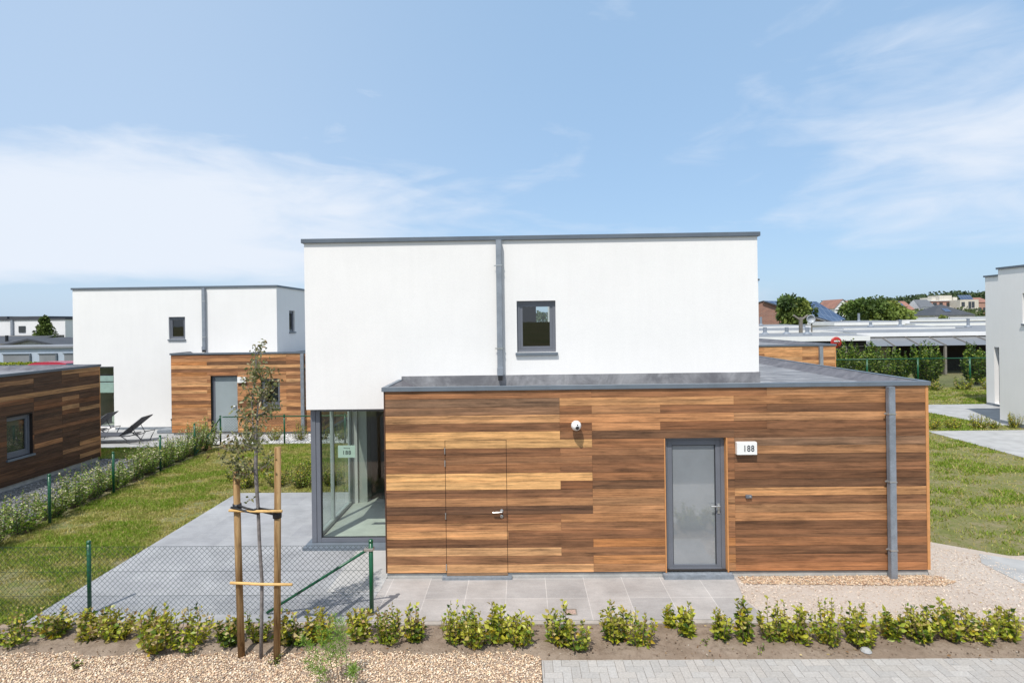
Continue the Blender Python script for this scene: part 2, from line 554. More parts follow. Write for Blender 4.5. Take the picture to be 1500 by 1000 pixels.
def link(me, name, mat, parent=None, smooth=False):
    o = bpy.data.objects.new(name, me)
    C.objects.link(o)
    if mat is not None:
        me.materials.append(M[mat] if isinstance(mat, str) else mat)
    if smooth:
        me.polygons.foreach_set('use_smooth', [True] * len(me.polygons))
    if parent is not None:
        o.parent = parent
        WORLD[o.name] = WORLD.get(parent.name, Vector())
    else:
        WORLD[o.name] = Vector()
    return o


class MB:
    def __init__(s):
        s.v, s.f, s.c, s.s, s.g = [], [], [], [], []
        s.col = (1, 1, 1, 1)
        s.seed = 0.0
        s.guv = None

    def add(s, verts, faces):
        k = len(s.v)
        s.v += [tuple(p) for p in verts]
        for f in faces:
            s.f.append([i + k for i in f])
            s.c.append(s.col)
            s.s.append(s.seed)
            if s.guv:
                s.g.append([s.guv(verts[i]) for i in f])
            else:
                s.g.append([(0, 0)] * len(f))

    def quad(s, a, b, c, d):
        s.add([a, b, c, d], [(0, 1, 2, 3)])

    def box(s, x0, x1, y0, y1, z0, z1):
        s.add([(x0, y0, z0), (x1, y0, z0), (x1, y1, z0), (x0, y1, z0), (x0, y0, z1), (x1, y0, z1), (x1, y1, z1), (x0, y1, z1)],
              [(0, 3, 2, 1), (4, 5, 6, 7), (0, 1, 5, 4), (1, 2, 6, 5), (2, 3, 7, 6), (3, 0, 4, 7)])

    def lbox(s, fr, u0, u1, n0, n1, v0, v1):
        p = [fr(u, n, v) for v in (v0, v1) for (u, n) in ((u0, n1), (u1, n1), (u1, n0), (u0, n0))]
        s.add(p, [(0, 3, 2, 1), (4, 5, 6, 7), (0, 1, 5, 4), (1, 2, 6, 5), (2, 3, 7, 6), (3, 0, 4, 7)])

    def tube(s, pts, r, n=8, cap=True):
        pts = [Vector(p) for p in pts]
        rs = r if isinstance(r, (list, tuple)) else [r] * len(pts)
        k = len(s.v)
        vs, fs = [], []
        for i, p in enumerate(pts):
            d = (pts[min(i + 1, len(pts) - 1)] - pts[max(i - 1, 0)]).normalized()
            a = d.cross(Vector((0, 0, 1)))
            if a.length < 0.05:
                a = d.cross(Vector((0, 1, 0)))
            a.normalize()
            b = d.cross(a)
            for j in range(n):
                q = 2 * math.pi * (j + 0.5) / n
                vs.append(p + (a * math.cos(q) + b * math.sin(q)) * rs[i])
        for i in range(len(pts) - 1):
            for j in range(n):
                fs.append((i * n + j, i * n + (j + 1) % n, (i + 1) * n + (j + 1) % n, (i + 1) * n + j))
        if cap:
            fs.append(tuple(range(n)))
            fs.append(tuple((len(pts) - 1) * n + j for j in range(n)))
        s.add(vs, fs)

    def lathe(s, o, prof, n=20, axis='Z'):
        o = Vector(o)
        vs, fs = [], []
        for (r, h) in prof:
            for j in range(n):
                q = 2 * math.pi * j / n
                a, b = r * math.cos(q), r * math.sin(q)
                vs.append(o + (Vector((a, b, h)) if axis == 'Z' else Vector((a, -h, b))))
        m = len(prof)
        for i in range(m - 1):
            for j in range(n):
                fs.append((i * n + j, i * n + (j + 1) % n, (i + 1) * n + (j + 1) % n, (i + 1) * n + j))
        fs.append(tuple(range(n)))
        fs.append(tuple((m - 1) * n + j for j in range(n)))
        s.add(vs, fs)

    def build(s, name, mat, parent=None, smooth=False, bevel=0.0, attrs=False, fix=True):
        off = WORLD.get(parent.name, Vector()) if parent is not None else Vector()
        me = bpy.data.meshes.new(name)
        me.from_pydata([(p[0] - off.x, p[1] - off.y, p[2] - off.z) for p in s.v], [], s.f)
        if attrs:
            a = me.attributes.new('col', 'FLOAT_COLOR', 'FACE')
            a.data.foreach_set('color', np.array([(*c[:3], 1.0) for c in s.c], dtype=np.float32).ravel())
            a = me.attributes.new('seed', 'FLOAT', 'FACE')
            a.data.foreach_set('value', np.array(s.s, dtype=np.float32))
            a = me.attributes.new('grain_uv', 'FLOAT_VECTOR', 'CORNER')
            a.data.foreach_set('vector', np.array([(q[0], q[1], 0.0) for g in s.g for q in g], dtype=np.float32).ravel())
        if (fix and not attrs) or bevel:
            bm = bmesh.new()
            bm.from_mesh(me)
            bmesh.ops.recalc_face_normals(bm, faces=bm.faces)
            if bevel:
                es = [e for e in bm.edges if len(e.link_faces) == 2 and e.calc_face_angle(0) > 0.6]
                bmesh.ops.bevel(bm, geom=es, offset=bevel, segments=2, affect='EDGES', clamp_overlap=True)
            bm.to_mesh(me)
            bm.free()
        me.update()
        return link(me, name, mat, parent, smooth)


def tri_obj(name, V, F, col, mat, parent=None):
    """fast builder: V (n,3), F (m,k) of one polygon size, col (m,3) or (m,4)"""
    off = np.array(WORLD.get(parent.name, Vector())) if parent is not None else np.zeros(3)
    V = np.asarray(V, dtype=np.float32) - off.astype(np.float32)
    F = np.asarray(F, dtype=np.int32)
    me = bpy.data.meshes.new(name)
    m, k = F.shape
    me.vertices.add(len(V))
    me.vertices.foreach_set('co', V.ravel())
    me.loops.add(m * k)
    me.loops.foreach_set('vertex_index', F.ravel())
    me.polygons.add(m)
    me.polygons.foreach_set('loop_start', np.arange(0, m * k, k, dtype=np.int32))
    me.polygons.foreach_set('loop_total', np.full(m, k, dtype=np.int32))
    me.update(calc_edges=True)
    a = me.attributes.new('col', 'FLOAT_COLOR', 'FACE')
    cc = np.ones((m, 4), dtype=np.float32)
    cc[:, :3] = np.asarray(col)[:, :3]
    a.data.foreach_set('color', cc.ravel())
    return link(me, name, mat, parent)


def frame(org, U, N):
    org, U, N = Vector(org), Vector(U).normalized(), Vector(N).normalized()
    return lambda u, n, v: org + U * u + N * n + Vector((0, 0, v))


def vnoise(x, y, seed=0):
    """smooth value noise on numpy arrays, 0..1"""
    xi, yi = np.floor(x).astype(np.int64), np.floor(y).astype(np.int64)
    fx, fy = x - xi, y - yi
    fx, fy = fx * fx * (3 - 2 * fx), fy * fy * (3 - 2 * fy)

    def h(a, b):
        q = (a * 374761393 + b * 668265263 + seed * 974634777) & 0xffffffff
        q = ((q ^ (q >> 13)) * 1274126177) & 0xffffffff
        return ((q ^ (q >> 16)) & 0xffff) / 65535.0
    return (h(xi, yi) * (1 - fx) + h(xi + 1, yi) * fx) * (1 - fy) + (h(xi, yi + 1) * (1 - fx) + h(xi + 1, yi + 1) * fx) * fy


def fbm(x, y, seed=0, o=4):
    r, a, t_ = 0, 0.5, 0
    for i in range(o):
        r = r + a * vnoise(x * 2 ** i, y * 2 ** i, seed + i)
        t_ += a
        a *= 0.5
    return r / t_


def face_holes(mb, fr, u0, u1, v0, v1, holes, depth):
    us = sorted({u0, u1, *[h[0] for h in holes], *[h[1] for h in holes]})
    vs = sorted({v0, v1, *[h[2] for h in holes], *[h[3] for h in holes]})
    us = [u for u in us if u0 <= u <= u1]
    vs = [q for q in vs if v0 <= q <= v1]
    for a, b in zip(us, us[1:]):
        for c, d in zip(vs, vs[1:]):
            mu, mv = (a + b) / 2, (c + d) / 2
            if any(h[0] < mu < h[1] and h[2] < mv < h[3] for h in holes):
                continue
            mb.quad(fr(a, 0, c), fr(b, 0, c), fr(b, 0, d), fr(a, 0, d))
    for (a, b, c, d) in holes:
        mb.quad(fr(a, 0, c), fr(a, 0, d), fr(a, -depth, d), fr(a, -depth, c))
        mb.quad(fr(b, 0, c), fr(b, -depth, c), fr(b, -depth, d), fr(b, 0, d))
        mb.quad(fr(a, 0, d), fr(b, 0, d), fr(b, -depth, d), fr(a, -depth, d))
        mb.quad(fr(a, 0, c), fr(a, -depth, c), fr(b, -depth, c), fr(b, 0, c))


# ------------------------------------------------------------------ timber cladding
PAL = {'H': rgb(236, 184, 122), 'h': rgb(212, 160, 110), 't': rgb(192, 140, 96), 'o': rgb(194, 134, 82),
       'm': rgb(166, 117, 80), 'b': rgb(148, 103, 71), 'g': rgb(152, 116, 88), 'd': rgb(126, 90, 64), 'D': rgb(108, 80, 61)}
J1, J2, J3, J4, J5 = 2.787, 3.291, 4.368, 5.521, 6.037
ROWS = [
    [(J2, 'm'), (J5, 'm'), (9, 't')],
    [(J1, 'g'), (J4, 'h'), (9, 't')],
    [(J1, 'g'), (J2, 'm'), (J3, 't'), (J5, 'b'), (9, 'd')],
    [(J1, 'h'), (J4, 't'), (9, 't')],
    [(J1, 'b'), (J2, 'b'), (J3, 't'), (J5, 'b'), (9, 'b')],
    [(J1, 'H'), (J2, 'm'), (J4, 'd'), (9, 'b')],
    [(J2, 'H'), (J4, 'm'), (9, 'g')],
    [(J1, 'b'), (J4, 'm'), (9, 't')],
    [(J2, 'm'), (J4, 'b'), (9, 'd')],
    [(J1, 'm'), (J2, 'b'), (J4, 'b'), (9, 'b')],
    [(J2, 'H'), (J4, 'm'), (9, 'd')],
    [(J1, 'H'), (J2, 'b'), (J4, 'd'), (9, 'd')],
    [(J2, 'b'), (J4, 't'), (9, 'h')],
    [(J2, 't'), (J4, 't'), (9, 'b')],
    [(J2, 'D'), (J4, 't'), (9, 't')],
    [(1.95, 'd'), (J1, 'b'), (J4, 't'), (9, 't')],
    [(J1, 't'), (J4, 'm'), (9, 'd')],
    [(1.95, 'h'), (J4, 'b'), (9, 'b')],
    [(J2, 'd'), (J4, 'o'), (9, 'm')],
    [(J1, 'h'), (J4, 'm'), (9, 'd')],
    [(J2, 'm'), (J4, 'o'), (9, 'b')],
    [(J2, 'h'), (J4, 't'), (9, 'm')],
]


def random_rows(n, rng, keys, joints):
    rows = []
    for i in range(n):
        js = sorted(rng.sample(joints, rng.randint(1, len(joints))))
        rows.append([(j, rng.choice(keys)) for j in js] + [(99, rng.choice(keys))])
    return rows


def boards(mb, fr, u0, u1, v0, pitch, nrows, rows, rng, holes=(), only=None, k=0.75):
    """rows are listed from the top; each board is a chamfered plank"""
    g = 0.0034
    for r in range(nrows):
        va, vb = v0 + (nrows - 1 - r) * pitch, v0 + (nrows - r) * pitch
        vm = (va + vb) / 2
        ua = u0
        for (ue, key) in rows[r % len(rows)]:
            ub = min(ue, u1)
            if ub <= ua + 0.005:
                continue
            segs = [(ua, ub)]
            for (a, b, c, d) in holes:
                if c < vm < d:
                    ns = []
                    for (p, q) in segs:
                        if a <= p and b >= q:
                            continue
                        if b <= p or a >= q:
                            ns.append((p, q))
                            continue
                        if a > p:
                            ns.append((p, a))
                        if b < q:
                            ns.append((b, q))
                    segs = ns
            if only is not None:
                segs = [(max(p, only[0]), min(q, only[1])) for (p, q) in segs if min(q, only[1]) > max(p, only[0]) + 0.004 and only[2] < vm < only[3]]
            j = rng.uniform(0.88, 1.10)
            wv = rng.uniform(-0.05, 0.05)
            c = PAL[key]
            gl = (c[0] + c[1] + c[2]) / 3 * 0.035
            mb.col = ((c[0] * 0.97 + gl) * k * j * (1 + wv), (c[1] * 0.955 + gl) * k * j, (c[2] * 0.93 + gl) * k * j * (1 - wv))
            mb.seed = rng.random()
            mb.guv = lambda p, fr=fr: (((Vector(p) - fr(0, 0, 0)).xy).length, p[2])
            for (p, q) in segs:
                e = 0.0012
                A = [fr(p + e, 0, va + g), fr(q - e, 0, va + g), fr(q - e, 0, vb - g), fr(p + e, 0, vb - g)]
                B = [fr(p, -0.008, va), fr(q, -0.008, va), fr(q, -0.008, vb), fr(p, -0.008, vb)]
                mb.add(A + B, [(0, 1, 2, 3), (4, 5, 1, 0), (5, 6, 2, 1), (6, 7, 3, 2), (7, 4, 0, 3)])
            ua = ub
    mb.guv = None


def window(parent, fr, u0, u1, v0, v1, dep, sill=True, frame_w=0.055, sash=True, bottom=0.0):
    """a casement window set back by dep behind the wall face"""
    f = MB()
    w = frame_w
    f.lbox(fr, u0, u0 + w, -dep - 0.06, -dep, v0, v1)
    f.lbox(fr, u1 - w, u1, -dep - 0.06, -dep, v0, v1)
    f.lbox(fr, u0 + w, u1 - w, -dep - 0.06, -dep, v0, v0 + w + bottom)
    f.lbox(fr, u0 + w, u1 - w, -dep - 0.06, -dep, v1 - w, v1)
    fo = f.build('window', 'frame', parent, bevel=0.003)
    a, b, c, d = u0 + w, u1 - w, v0 + w + bottom, v1 - w
    if sash:
        s_ = MB()
        q = 0.05
        n0, n1 = -dep - 0.05, -dep - 0.012
        s_.lbox(fr, a, a + q, n0, n1, c, d)
        s_.lbox(fr, b - q, b, n0, n1, c, d)
        s_.lbox(fr, a + q, b - q, n0, n1, c, c + q)
        s_.lbox(fr, a + q, b - q, n0, n1, d - q, d)
        s_.build('sash', 'frame', fo, bevel=0.003)
        a, b, c, d = a + q, b - q, c + q, d - q
    p = MB()
    p.quad(fr(a - 0.004, -dep - 0.04, c - 0.004), fr(b + 0.004, -dep - 0.04, c - 0.004), fr(b + 0.004, -dep - 0.04, d + 0.004), fr(a - 0.004, -dep - 0.04, d + 0.004))
    p.build('pane', 'glass', fo)
    if sill:
        q = MB()
        q.lbox(fr, u0 - 0.03, u1 + 0.03, -dep, 0.05, v0 - 0.055, v0 - 0.003)
        q.build('sill', 'coping_light', fo, bevel=0.006)
    return fo


def room(parent, x0, x1, y0, y1, z0, z1, hole=None, mat='interior_dark', open_front=True):
    """inside of a room seen through a window: walls without the front one"""
    m = MB()
    m.quad((x0, y0, z0), (x1, y0, z0), (x1, y1, z0), (x0, y1, z0))
    m.quad((x0, y0, z1), (x1, y0, z1), (x1, y1, z1), (x0, y1, z1))
    m.quad((x0, y0, z0), (x0, y1, z0), (x0, y1, z1), (x0, y0, z1))
    m.quad((x1, y0, z0), (x1, y1, z0), (x1, y1, z1), (x1, y0, z1))
    fr = frame((0, y1, 0), (1, 0, 0), (0, -1, 0))
    face_holes(m, fr, x0, x1, z0, z1, [hole] if hole else [], 0.12)
    return m.build('inner_wall', mat, parent, fix=False)


def coping_ring(parent, x0, x1, y0, y1, z0, h=0.068, over=0.028, w=0.075, mat='coping', upstand=True, seams=()):
    m = MB()
    a, b, c, d = x0 - over, x1 + over, y0 - over, y1 + over
    m.box(a, b, c, c + w, z0, z0 + h)
    m.box(a, b, d - w, d, z0, z0 + h)
    m.box(a, a + w, c + w, d - w, z0, z0 + h)
    m.box(b - w, b, c + w, d - w, z0, z0 + h)
    for sx_ in seams:
        m.box(sx_ - 0.02, sx_ + 0.02, c - 0.0015, c + w + 0.0015, z0 + 0.004, z0 + h + 0.0015)
    o = m.build('coping', mat, parent, bevel=0.004)
    if upstand:
        u = MB()
        q = 0.26
        zt, zb = z0 + h - 0.012, z0 - 0.075
        A = [(a + w - 0.01, c + w - 0.01), (b - w + 0.01, c + w - 0.01), (b - w + 0.01, d - w + 0.01), (a + w - 0.01, d - w + 0.01)]
        B = [(a + w + q, c + w + q * 0.4), (b - w - q, c + w + q * 0.4), (b - w - q, d - w - q), (a + w + q, d - w - q)]
        for i in range(4):
            j = (i + 1) % 4
            u.quad((*A[i], zt), (*A[j], zt), (*B[j], zb), (*B[i], zb))
        u.build('roof_upstand', 'upstand', parent, fix=False)
        r = MB()
        r.quad(*[(p[0], p[1], zb) for p in B])
        r.build('roof', 'membrane', parent, fix=False)
    return o


def downpipe(parent, x, y, z0, z1, brackets, w=0.105, d=0.085, gap=0.03, shoe=False):
    m = MB()
    yb = y - gap
    if shoe:
        m.box(x - w / 2, x + w / 2, yb - d, yb, z0 + 0.12, z1)
        # open cut end: a shoe box with a dark mouth
        m.box(x - w / 2 - 0.004, x + w / 2 + 0.004, yb - d - 0.03, yb, z0 + 0.10, z0 + 0.24)
    else:
        m.box(x - w / 2, x + w / 2, yb - d, yb, z0, z1)
    o = m.build('downpipe', 'zinc', parent, bevel=0.006)
    if shoe:
        q = MB()
        q.box(x - w / 2 + 0.012, x + w / 2 - 0.012, yb - d - 0.034, yb - 0.02, z0 + 0.015, z0 + 0.099)
        q.build('pipe_mouth', 'black', o)
    for zb in brackets:
        b = MB()
        b.box(x - w / 2 - 0.006, x + w / 2 + 0.006, yb - d - 0.005, yb + 0.002, zb - 0.012, zb + 0.012)
        b.box(x - w / 2 - 0.04, x - w / 2 - 0.006, yb - 0.03, yb - 0.018, zb - 0.01, zb + 0.01)
        b.box(x + w / 2 + 0.006, x + w / 2 + 0.035, yb - 0.03, yb - 0.018, zb - 0.01, zb + 0.01)
        b.box(x - 0.012, x + 0.012, yb, y + 0.012, zb - 0.008, zb + 0.008)
        b.build('bracket', 'steel', o, bevel=0.002)
    return o


def text_mesh(name, body, size, loc, rot, mat, parent, sx=1.0, depth=0.002):
    cu = bpy.data.curves.new(name, 'FONT')
    cu.body = body
    cu.size = size
    cu.extrude = depth
    cu.offset = size * 0.012
    cu.space_character = 1.12
    cu.align_x = 'CENTER'
    cu.align_y = 'CENTER'
    tmp = bpy.data.objects.new(name, cu)
    C.objects.link(tmp)
    dg = bpy.context.evaluated_depsgraph_get()
    me = bpy.data.meshes.new_from_object(tmp.evaluated_get(dg))
    bpy.data.objects.remove(tmp)
    off = WORLD[parent.name]
    me.transform(Matrix.Translation(Vector(loc) - off) @ Matrix.Rotation(rot[2], 4, 'Z') @ Matrix.Rotation(rot[0], 4, 'X') @ Matrix.Diagonal((sx, 1, 1, 1)))
    me.materials.clear()
    return link(me, name, mat, parent)


def lever(parent, fr, u, n, v, dirn=-1, plate=True):
    m = MB()
    if plate:
        m.lbox(fr, u - 0.018, u + 0.018, n, n + 0.01, v - 0.13, v + 0.03)
    p0, p1 = fr(u, n, v), fr(u, n + 0.055, v)
    m.tube([p0, p1], 0.011, 10)
    m.tube([fr(u + 0.008 * -dirn, n + 0.055, v), fr(u + dirn * 0.06, n + 0.058, v), fr(u + dirn * 0.13, n + 0.052, v)], 0.0105, 10)
    m.tube([fr(u, n, v - 0.09), fr(u, n + 0.016, v - 0.09)], 0.016, 12)
    return m.build('handle', 'steel', parent, smooth=False)


# ------------------------------------------------------------------ the setting
def sheet(name, pts, z, mat, thick=0.0):
    m = MB()
    if thick:
        n = len(pts)
        m.add([(x, y, z) for x, y in pts] + [(x, y, z - thick) for x, y in pts],
              [tuple(range(n)), tuple(reversed(range(n, 2 * n)))] + [(i, (i + 1) % n, n + (i + 1) % n, n + i) for i in range(n)])
    else:
        m.add([(x, y, z) for x, y in pts], [tuple(range(len(pts)))])
    o = m.build(name, mat)
    return tag(o, None, None, kind='structure')


sheet('ground', [(-1500, -1500), (1500, -1500), (1500, 1500), (-1500, 1500)], -0.06, 'far_ground')
sheet('road', [(-60, -12.5), (70, -12.5), (70, -4.72), (-60, -4.72)], -0.03, 'asphalt')
sheet('gravel_strip', [(-14, -4.7), (2.38, -4.7), (2.38, -1.2), (-14, -1.2)], -0.022, 'gravel')
sheet('lawn', [(-7.6, -1.2), (-4.72, -1.2), (-4.72, 4.5), (-1.75, 4.5), (-1.75, 9.9), (-7.9, 9.9)], -0.012, 'lawn')
sheet('side_lawn', [(8.60, 2.6), (9.48, 1.25), (9.95, 0.85), (10.4, 0.62), (12.0, 0.55), (24, 0.3), (40, 3), (40, 23), (8.6, 23)], -0.014, 'lawn')
sheet('back_lawn', [(-8.3, 8.1), (-8.3, 9.5), (-16, 9.5), (-16, 8.1)], -0.016, 'lawn')
sheet('terrace', [(-4.72, -1.22), (-0.02, -1.22), (-0.02, 1.5), (-1.66, 1.5), (-1.66, 4.5), (-4.72, 4.5)], 0.004, 'tile', 0.06)
sheet('walkway', [(-0.016, -1.22), (5.44, -1.22), (5.42, -0.95), (5.36, -0.7), (5.40, -0.5), (5.5, 0.02), (-0.016, 0.02)], 0.005, 'tile_warm', 0.06)
sheet('fine_gravel', [(5.445, -1.25), (9.4, -1.25), (14, -1.6), (14, 0.9), (10.4, 0.72), (9.48, 1.35), (8.55, 2.7), (8.55, 0.03), (5.51, 0.03), (5.37, -0.7)], -0.010, 'gravel_fine')
sheet('concrete_slab', [(9.75, -0.55), (14, -0.9), (14, 0.52), (11.8, 0.50), (10.5, 0.50), (9.95, 0.80), (9.7, 0.45)], -0.002, 'concrete', 0.05)
sheet('path', [(16.4, 2.0), (34, 2.0), (34, 10.85), (16.4, 10.85)], 0.006, 'concrete', 0.05)
sheet('paving_slab', [(19.5, 11.75), (34, 11.75), (34, 16.6), (19.2, 16.6), (19.2, 14.6)], 0.008, 'concrete', 0.05)
sheet('neighbour_terrace', [(-17.0, 9.5), (-8.5, 9.5), (-8.5, 12.7), (-17.0, 12.7)], 0.006, 'concrete', 0.05)
sheet('white_gravel', [(-8.5, 9.95), (-1.7, 9.95), (-1.7, 11.5), (-8.5, 11.5)], -0.008, 'gravel_white')
sheet('grey_gravel', [(-10.75, -2), (-8.2, -2), (-8.3, 8.1), (-10.75, 8.1)], -0.011, 'gravel_grey')
sheet('paving_slab', [(-0.80, -0.42), (0.0, -0.42), (0.0, 1.09), (-0.80, 1.09)], 0.0085, 'tile_pale')
sheet('kerb_strip', [(-1.05, -1.305), (12, -1.305), (12, -1.256), (5.45, -1.256), (5.45, -1.224), (-1.05, -1.224)], 0.0, 'edging', 0.08)

# soil bed with uneven surface
nx, ny = 300, 26
gx, gy = np.meshgrid(np.linspace(-7.0, 12.0, nx), np.linspace(-1.31, -2.09, ny), indexing='ij')
hz = 0.07 * (fbm(gx * 2.2, gy * 2.2, 3) - 0.5) + 0.05 * (fbm(gx * 9, gy * 9, 5) - 0.5) + 0.02
ed = np.clip(np.minimum(-1.31 - gy, gy + 2.09) / 0.15, 0, 1)
hz = hz * ed - 0.012 * (1 - ed)
left = np.clip((2.5 - gx) / 0.3, 0, 1)
hz = hz - left * np.clip((-1.80 - gy) / 0.25, 0, 1) * 0.07
V = np.stack([gx, gy, hz], -1).reshape(-1, 3)
idx = np.arange(nx * ny).reshape(nx, ny)
F = np.stack([idx[:-1, :-1], idx[1:, :-1], idx[1:, 1:], idx[:-1, 1:]], -1).reshape(-1, 4)
so = tri_obj('soil_bed', V, F, np.ones((len(F), 3)) * 0.3, 'soil')
so.data.polygons.foreach_set('use_smooth', [True] * len(F))
tag(so, None, None, kind='structure')

# herringbone block paving
pv = MB()
rng = random.Random(5)
bw, bl = 0.105, 0.21


def paver(x0, x1, y0, y1):
    x0, x1 = max(x0, 2.385), min(x1, 14)
    y1 = min(y1, -2.094)
    if x1 - x0 < 0.015 or y1 - y0 < 0.015 or y0 < -4.7:
        return
    g_ = rng.uniform(0.33, 0.39)
    w_ = rng.uniform(0.0, 0.010)
    pv.col = (g_ * 1.06 + w_, g_ * 1.02, g_ * 0.97 - w_)
    e = 0.003
    z = rng.uniform(0.0, 0.004)
    pv.add([(x0 + e, y0 + e, z), (x1 - e, y0 + e, z), (x1 - e, y1 - e, z), (x0 + e, y1 - e, z),
            (x0, y0, z - 0.012), (x1, y0, z - 0.012), (x1, y1, z - 0.012), (x0, y1, z - 0.012)],
           [(0, 1, 2, 3), (4, 5, 1, 0), (5, 6, 2, 1), (6, 7, 3, 2), (7, 4, 0, 3)])


for i in range(-60, 130):
    for j in range(-60, 60):
        # herringbone lattice
        bx, by = 2.2 + (i + j) * bw + 0.0, -2.2 + (j - i) * bw
        x_, y_ = bx + i * bw * 0, by
        if (i - j) % 1 == 0 and 1.9 < bx < 14.2 and -5.8 < by < -1.8:
            pass
for k_ in range(-80, 160):
    for m_ in range(-30, 60):
        # each step: one lying and one standing block
        ox = 2.2 + k_ * bw + m_ * 2 * bw
        oy = -6.0 + k_ * bw - m_ * 2 * bw
        if ox < 1.7 or ox > 14 or oy < -6 or oy > -1.7:
            continue
        paver(ox, ox + bl, oy, oy + bw)
        paver(ox + bl, ox + bl + bw, oy - bw, oy - bw + bl)
po = pv.build('block_paving', 'paver', attrs=True)
tag(po, None, None, kind='structure')
sheet('paving_joint_sand', [(2.385, -4.7), (14, -4.7), (14, -2.094), (2.385, -2.094)], -0.009, 'gravel_fine')

# ------------------------------------------------------------------ main house
H = thing('house', 'nearest white rendered house with flat roof and timber front wing around the grey entrance door', 'house', (3.4, 4.0, 0))
WX, ZB, ZT = 8.54, 0.096, 2.975
FR = frame((0, 0, 0), (1, 0, 0), (0, -1, 0))
PITCH = (ZT - ZB) / 22
DOOR = (4.42, 5.415, -1, ZB + 16 * PITCH)
SDOOR = (0.962, 1.938, -1, ZB + 16 * PITCH)
rng = random.Random(11)
cl = MB()
boards(cl, FR, 0.022, WX - 0.045, ZB, PITCH, 22, ROWS, rng, holes=(DOOR, SDOOR))
frr = frame((WX, 0, 0), (0, 1, 0), (1, 0, 0))
boards(cl, frr, 0.0, 9.0, ZB, PITCH, 22, random_rows(22, rng, list('mbtdg'), [2.0, 3.5, 5.2, 7.1]), rng)
frl = frame((0, 1.2, 0), (0, -1, 0), (-1, 0, 0))
boards(cl, frl, 0.0, 1.2, ZB, PITCH, 22, random_rows(22, rng, list('mbtdg'), [2.0, 3.5]), rng)
cl.build('timber_cladding', 'wood', H, attrs=True)
bk = MB()
face_holes(bk, frame((0, 0.010, 0), (1, 0, 0), (0, -1, 0)), 0.004, WX - 0.004, ZB + 0.002, ZT, [(DOOR[0] - 0.001, DOOR[1] + 0.001, ZB + 0.002, DOOR[3] + 0.001)], 0.14)
bk.quad((0.0085, 0.010, ZB), (0.0085, 1.2, ZB), (0.0085, 1.2, ZT), (0.0085, 0.010, ZT))
bk.quad((WX - 0.0085, 0.010, ZB), (WX - 0.0085, 9, ZB), (WX - 0.0085, 9, ZT), (WX - 0.0085, 0.010, ZT))
bk.quad((0.004, 0.010, ZB), (WX - 0.004, 0.010, ZB), (WX - 0.004, 0.3, ZB), (0.004, 0.3, ZB))
bk.build('wall_membrane', 'dark', H, fix=False)
for nm_, bx_ in (('corner_trim', (WX - 0.042, WX + 0.004, -0.004, 0.02, ZB, ZT)), ('door_reveal', (DOOR[0] + 0.001, DOOR[0] + 0.02, -0.003, 0.16, 0.075, DOOR[3] - 0.001)),
                 ('door_reveal', (DOOR[1] - 0.022, DOOR[1] - 0.001, -0.003, 0.16, 0.075, DOOR[3] - 0.001))):
    tr = MB()
    tr.box(*bx_)
    tr.build(nm_, 'trimwood', H, bevel=0.002)
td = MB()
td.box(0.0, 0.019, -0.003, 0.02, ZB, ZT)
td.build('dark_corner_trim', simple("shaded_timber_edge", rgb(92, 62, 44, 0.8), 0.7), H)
pl = MB()
pl.box(0.013, WX - 0.013, 0.03, 1.30, -0.03, 0.076)
pl.box(0.014, WX - 0.014, 1.30, 8.9, -0.03, 0.03)
pl.build('plinth', 'plinth', H)
ps = MB()
for (a, b) in ((0.06, 0.87), (2.01, 4.37), (5.46, WX - 0.06)):
    ps.box(a - 0.004, b + 0.004, 0.022, 0.2, 0.0762, 0.0955)
ps.build('sealing_strip', 'plinth_dark', H)

# storage door flush in the boards
sd = MB()
boards(sd, FR, 0.022, WX - 0.045, ZB - 0.0, PITCH, 22, ROWS, random.Random(11), only=(SDOOR[0] + 0.006, SDOOR[1] - 0.006, -1, SDOOR[3]))
sd.col, sd.guv, sd.seed = (0.24, 0.15, 0.09), (lambda p: (p[0], p[2])), 0.37
sd.box(SDOOR[0] + 0.006, SDOOR[1] - 0.006, 0.0, 0.016, 0.05, ZB + 0.001)
sdo = sd.build('storage_door', 'wood', H, attrs=True)
for z_ in (2.03, 1.83, 1.0, 0.19):
    hb = MB()
    hb.tube([(SDOOR[0], -0.012, z_ - 0.05), (SDOOR[0], -0.012, z_ + 0.05)], 0.009, 10)
    hb.box(SDOOR[0] - 0.004, SDOOR[0] + 0.004, -0.012, 0.0, z_ - 0.045, z_ + 0.045)
    hb.build('hinge', 'steel', sdo)
lev = MB()
lev.lathe((1.85, -0.001, 1.07), [(0.027, -0.002), (0.027, 0.008), (0.02, 0.011)], 20, 'Y')
lev.lathe((1.85, -0.001, 0.985), [(0.024, -0.002), (0.024, 0.007), (0.018, 0.010)], 20, 'Y')
lev.tube([(1.85, 0, 1.07), (1.85, -0.055, 1.07)], 0.011, 10)
lev.tube([(1.858, -0.055, 1.07), (1.80, -0.06, 1.066), (1.71, -0.055, 1.062)], [0.011, 0.012, 0.011], 10)
lev.build('handle', 'steel', sdo)
gk = MB()
gk.box(SDOOR[0] - 0.002, SDOOR[1] + 0.002, -0.0022, 0.004, SDOOR[3] - 0.003, SDOOR[3] + 0.004)
gk.build('door_gap', 'dark', sdo)
ds = MB()
ds.box(0.90, 2.0, -0.055, 0.06, -0.03, 0.045)
ds.build('doorstep', 'bluestone', H, bevel=0.006)
ds = MB()
ds.box(4.375, 5.46, -0.085, 0.15, -0.03, 0.072)
ds.build('doorstep', 'bluestone', H, bevel=0.008)

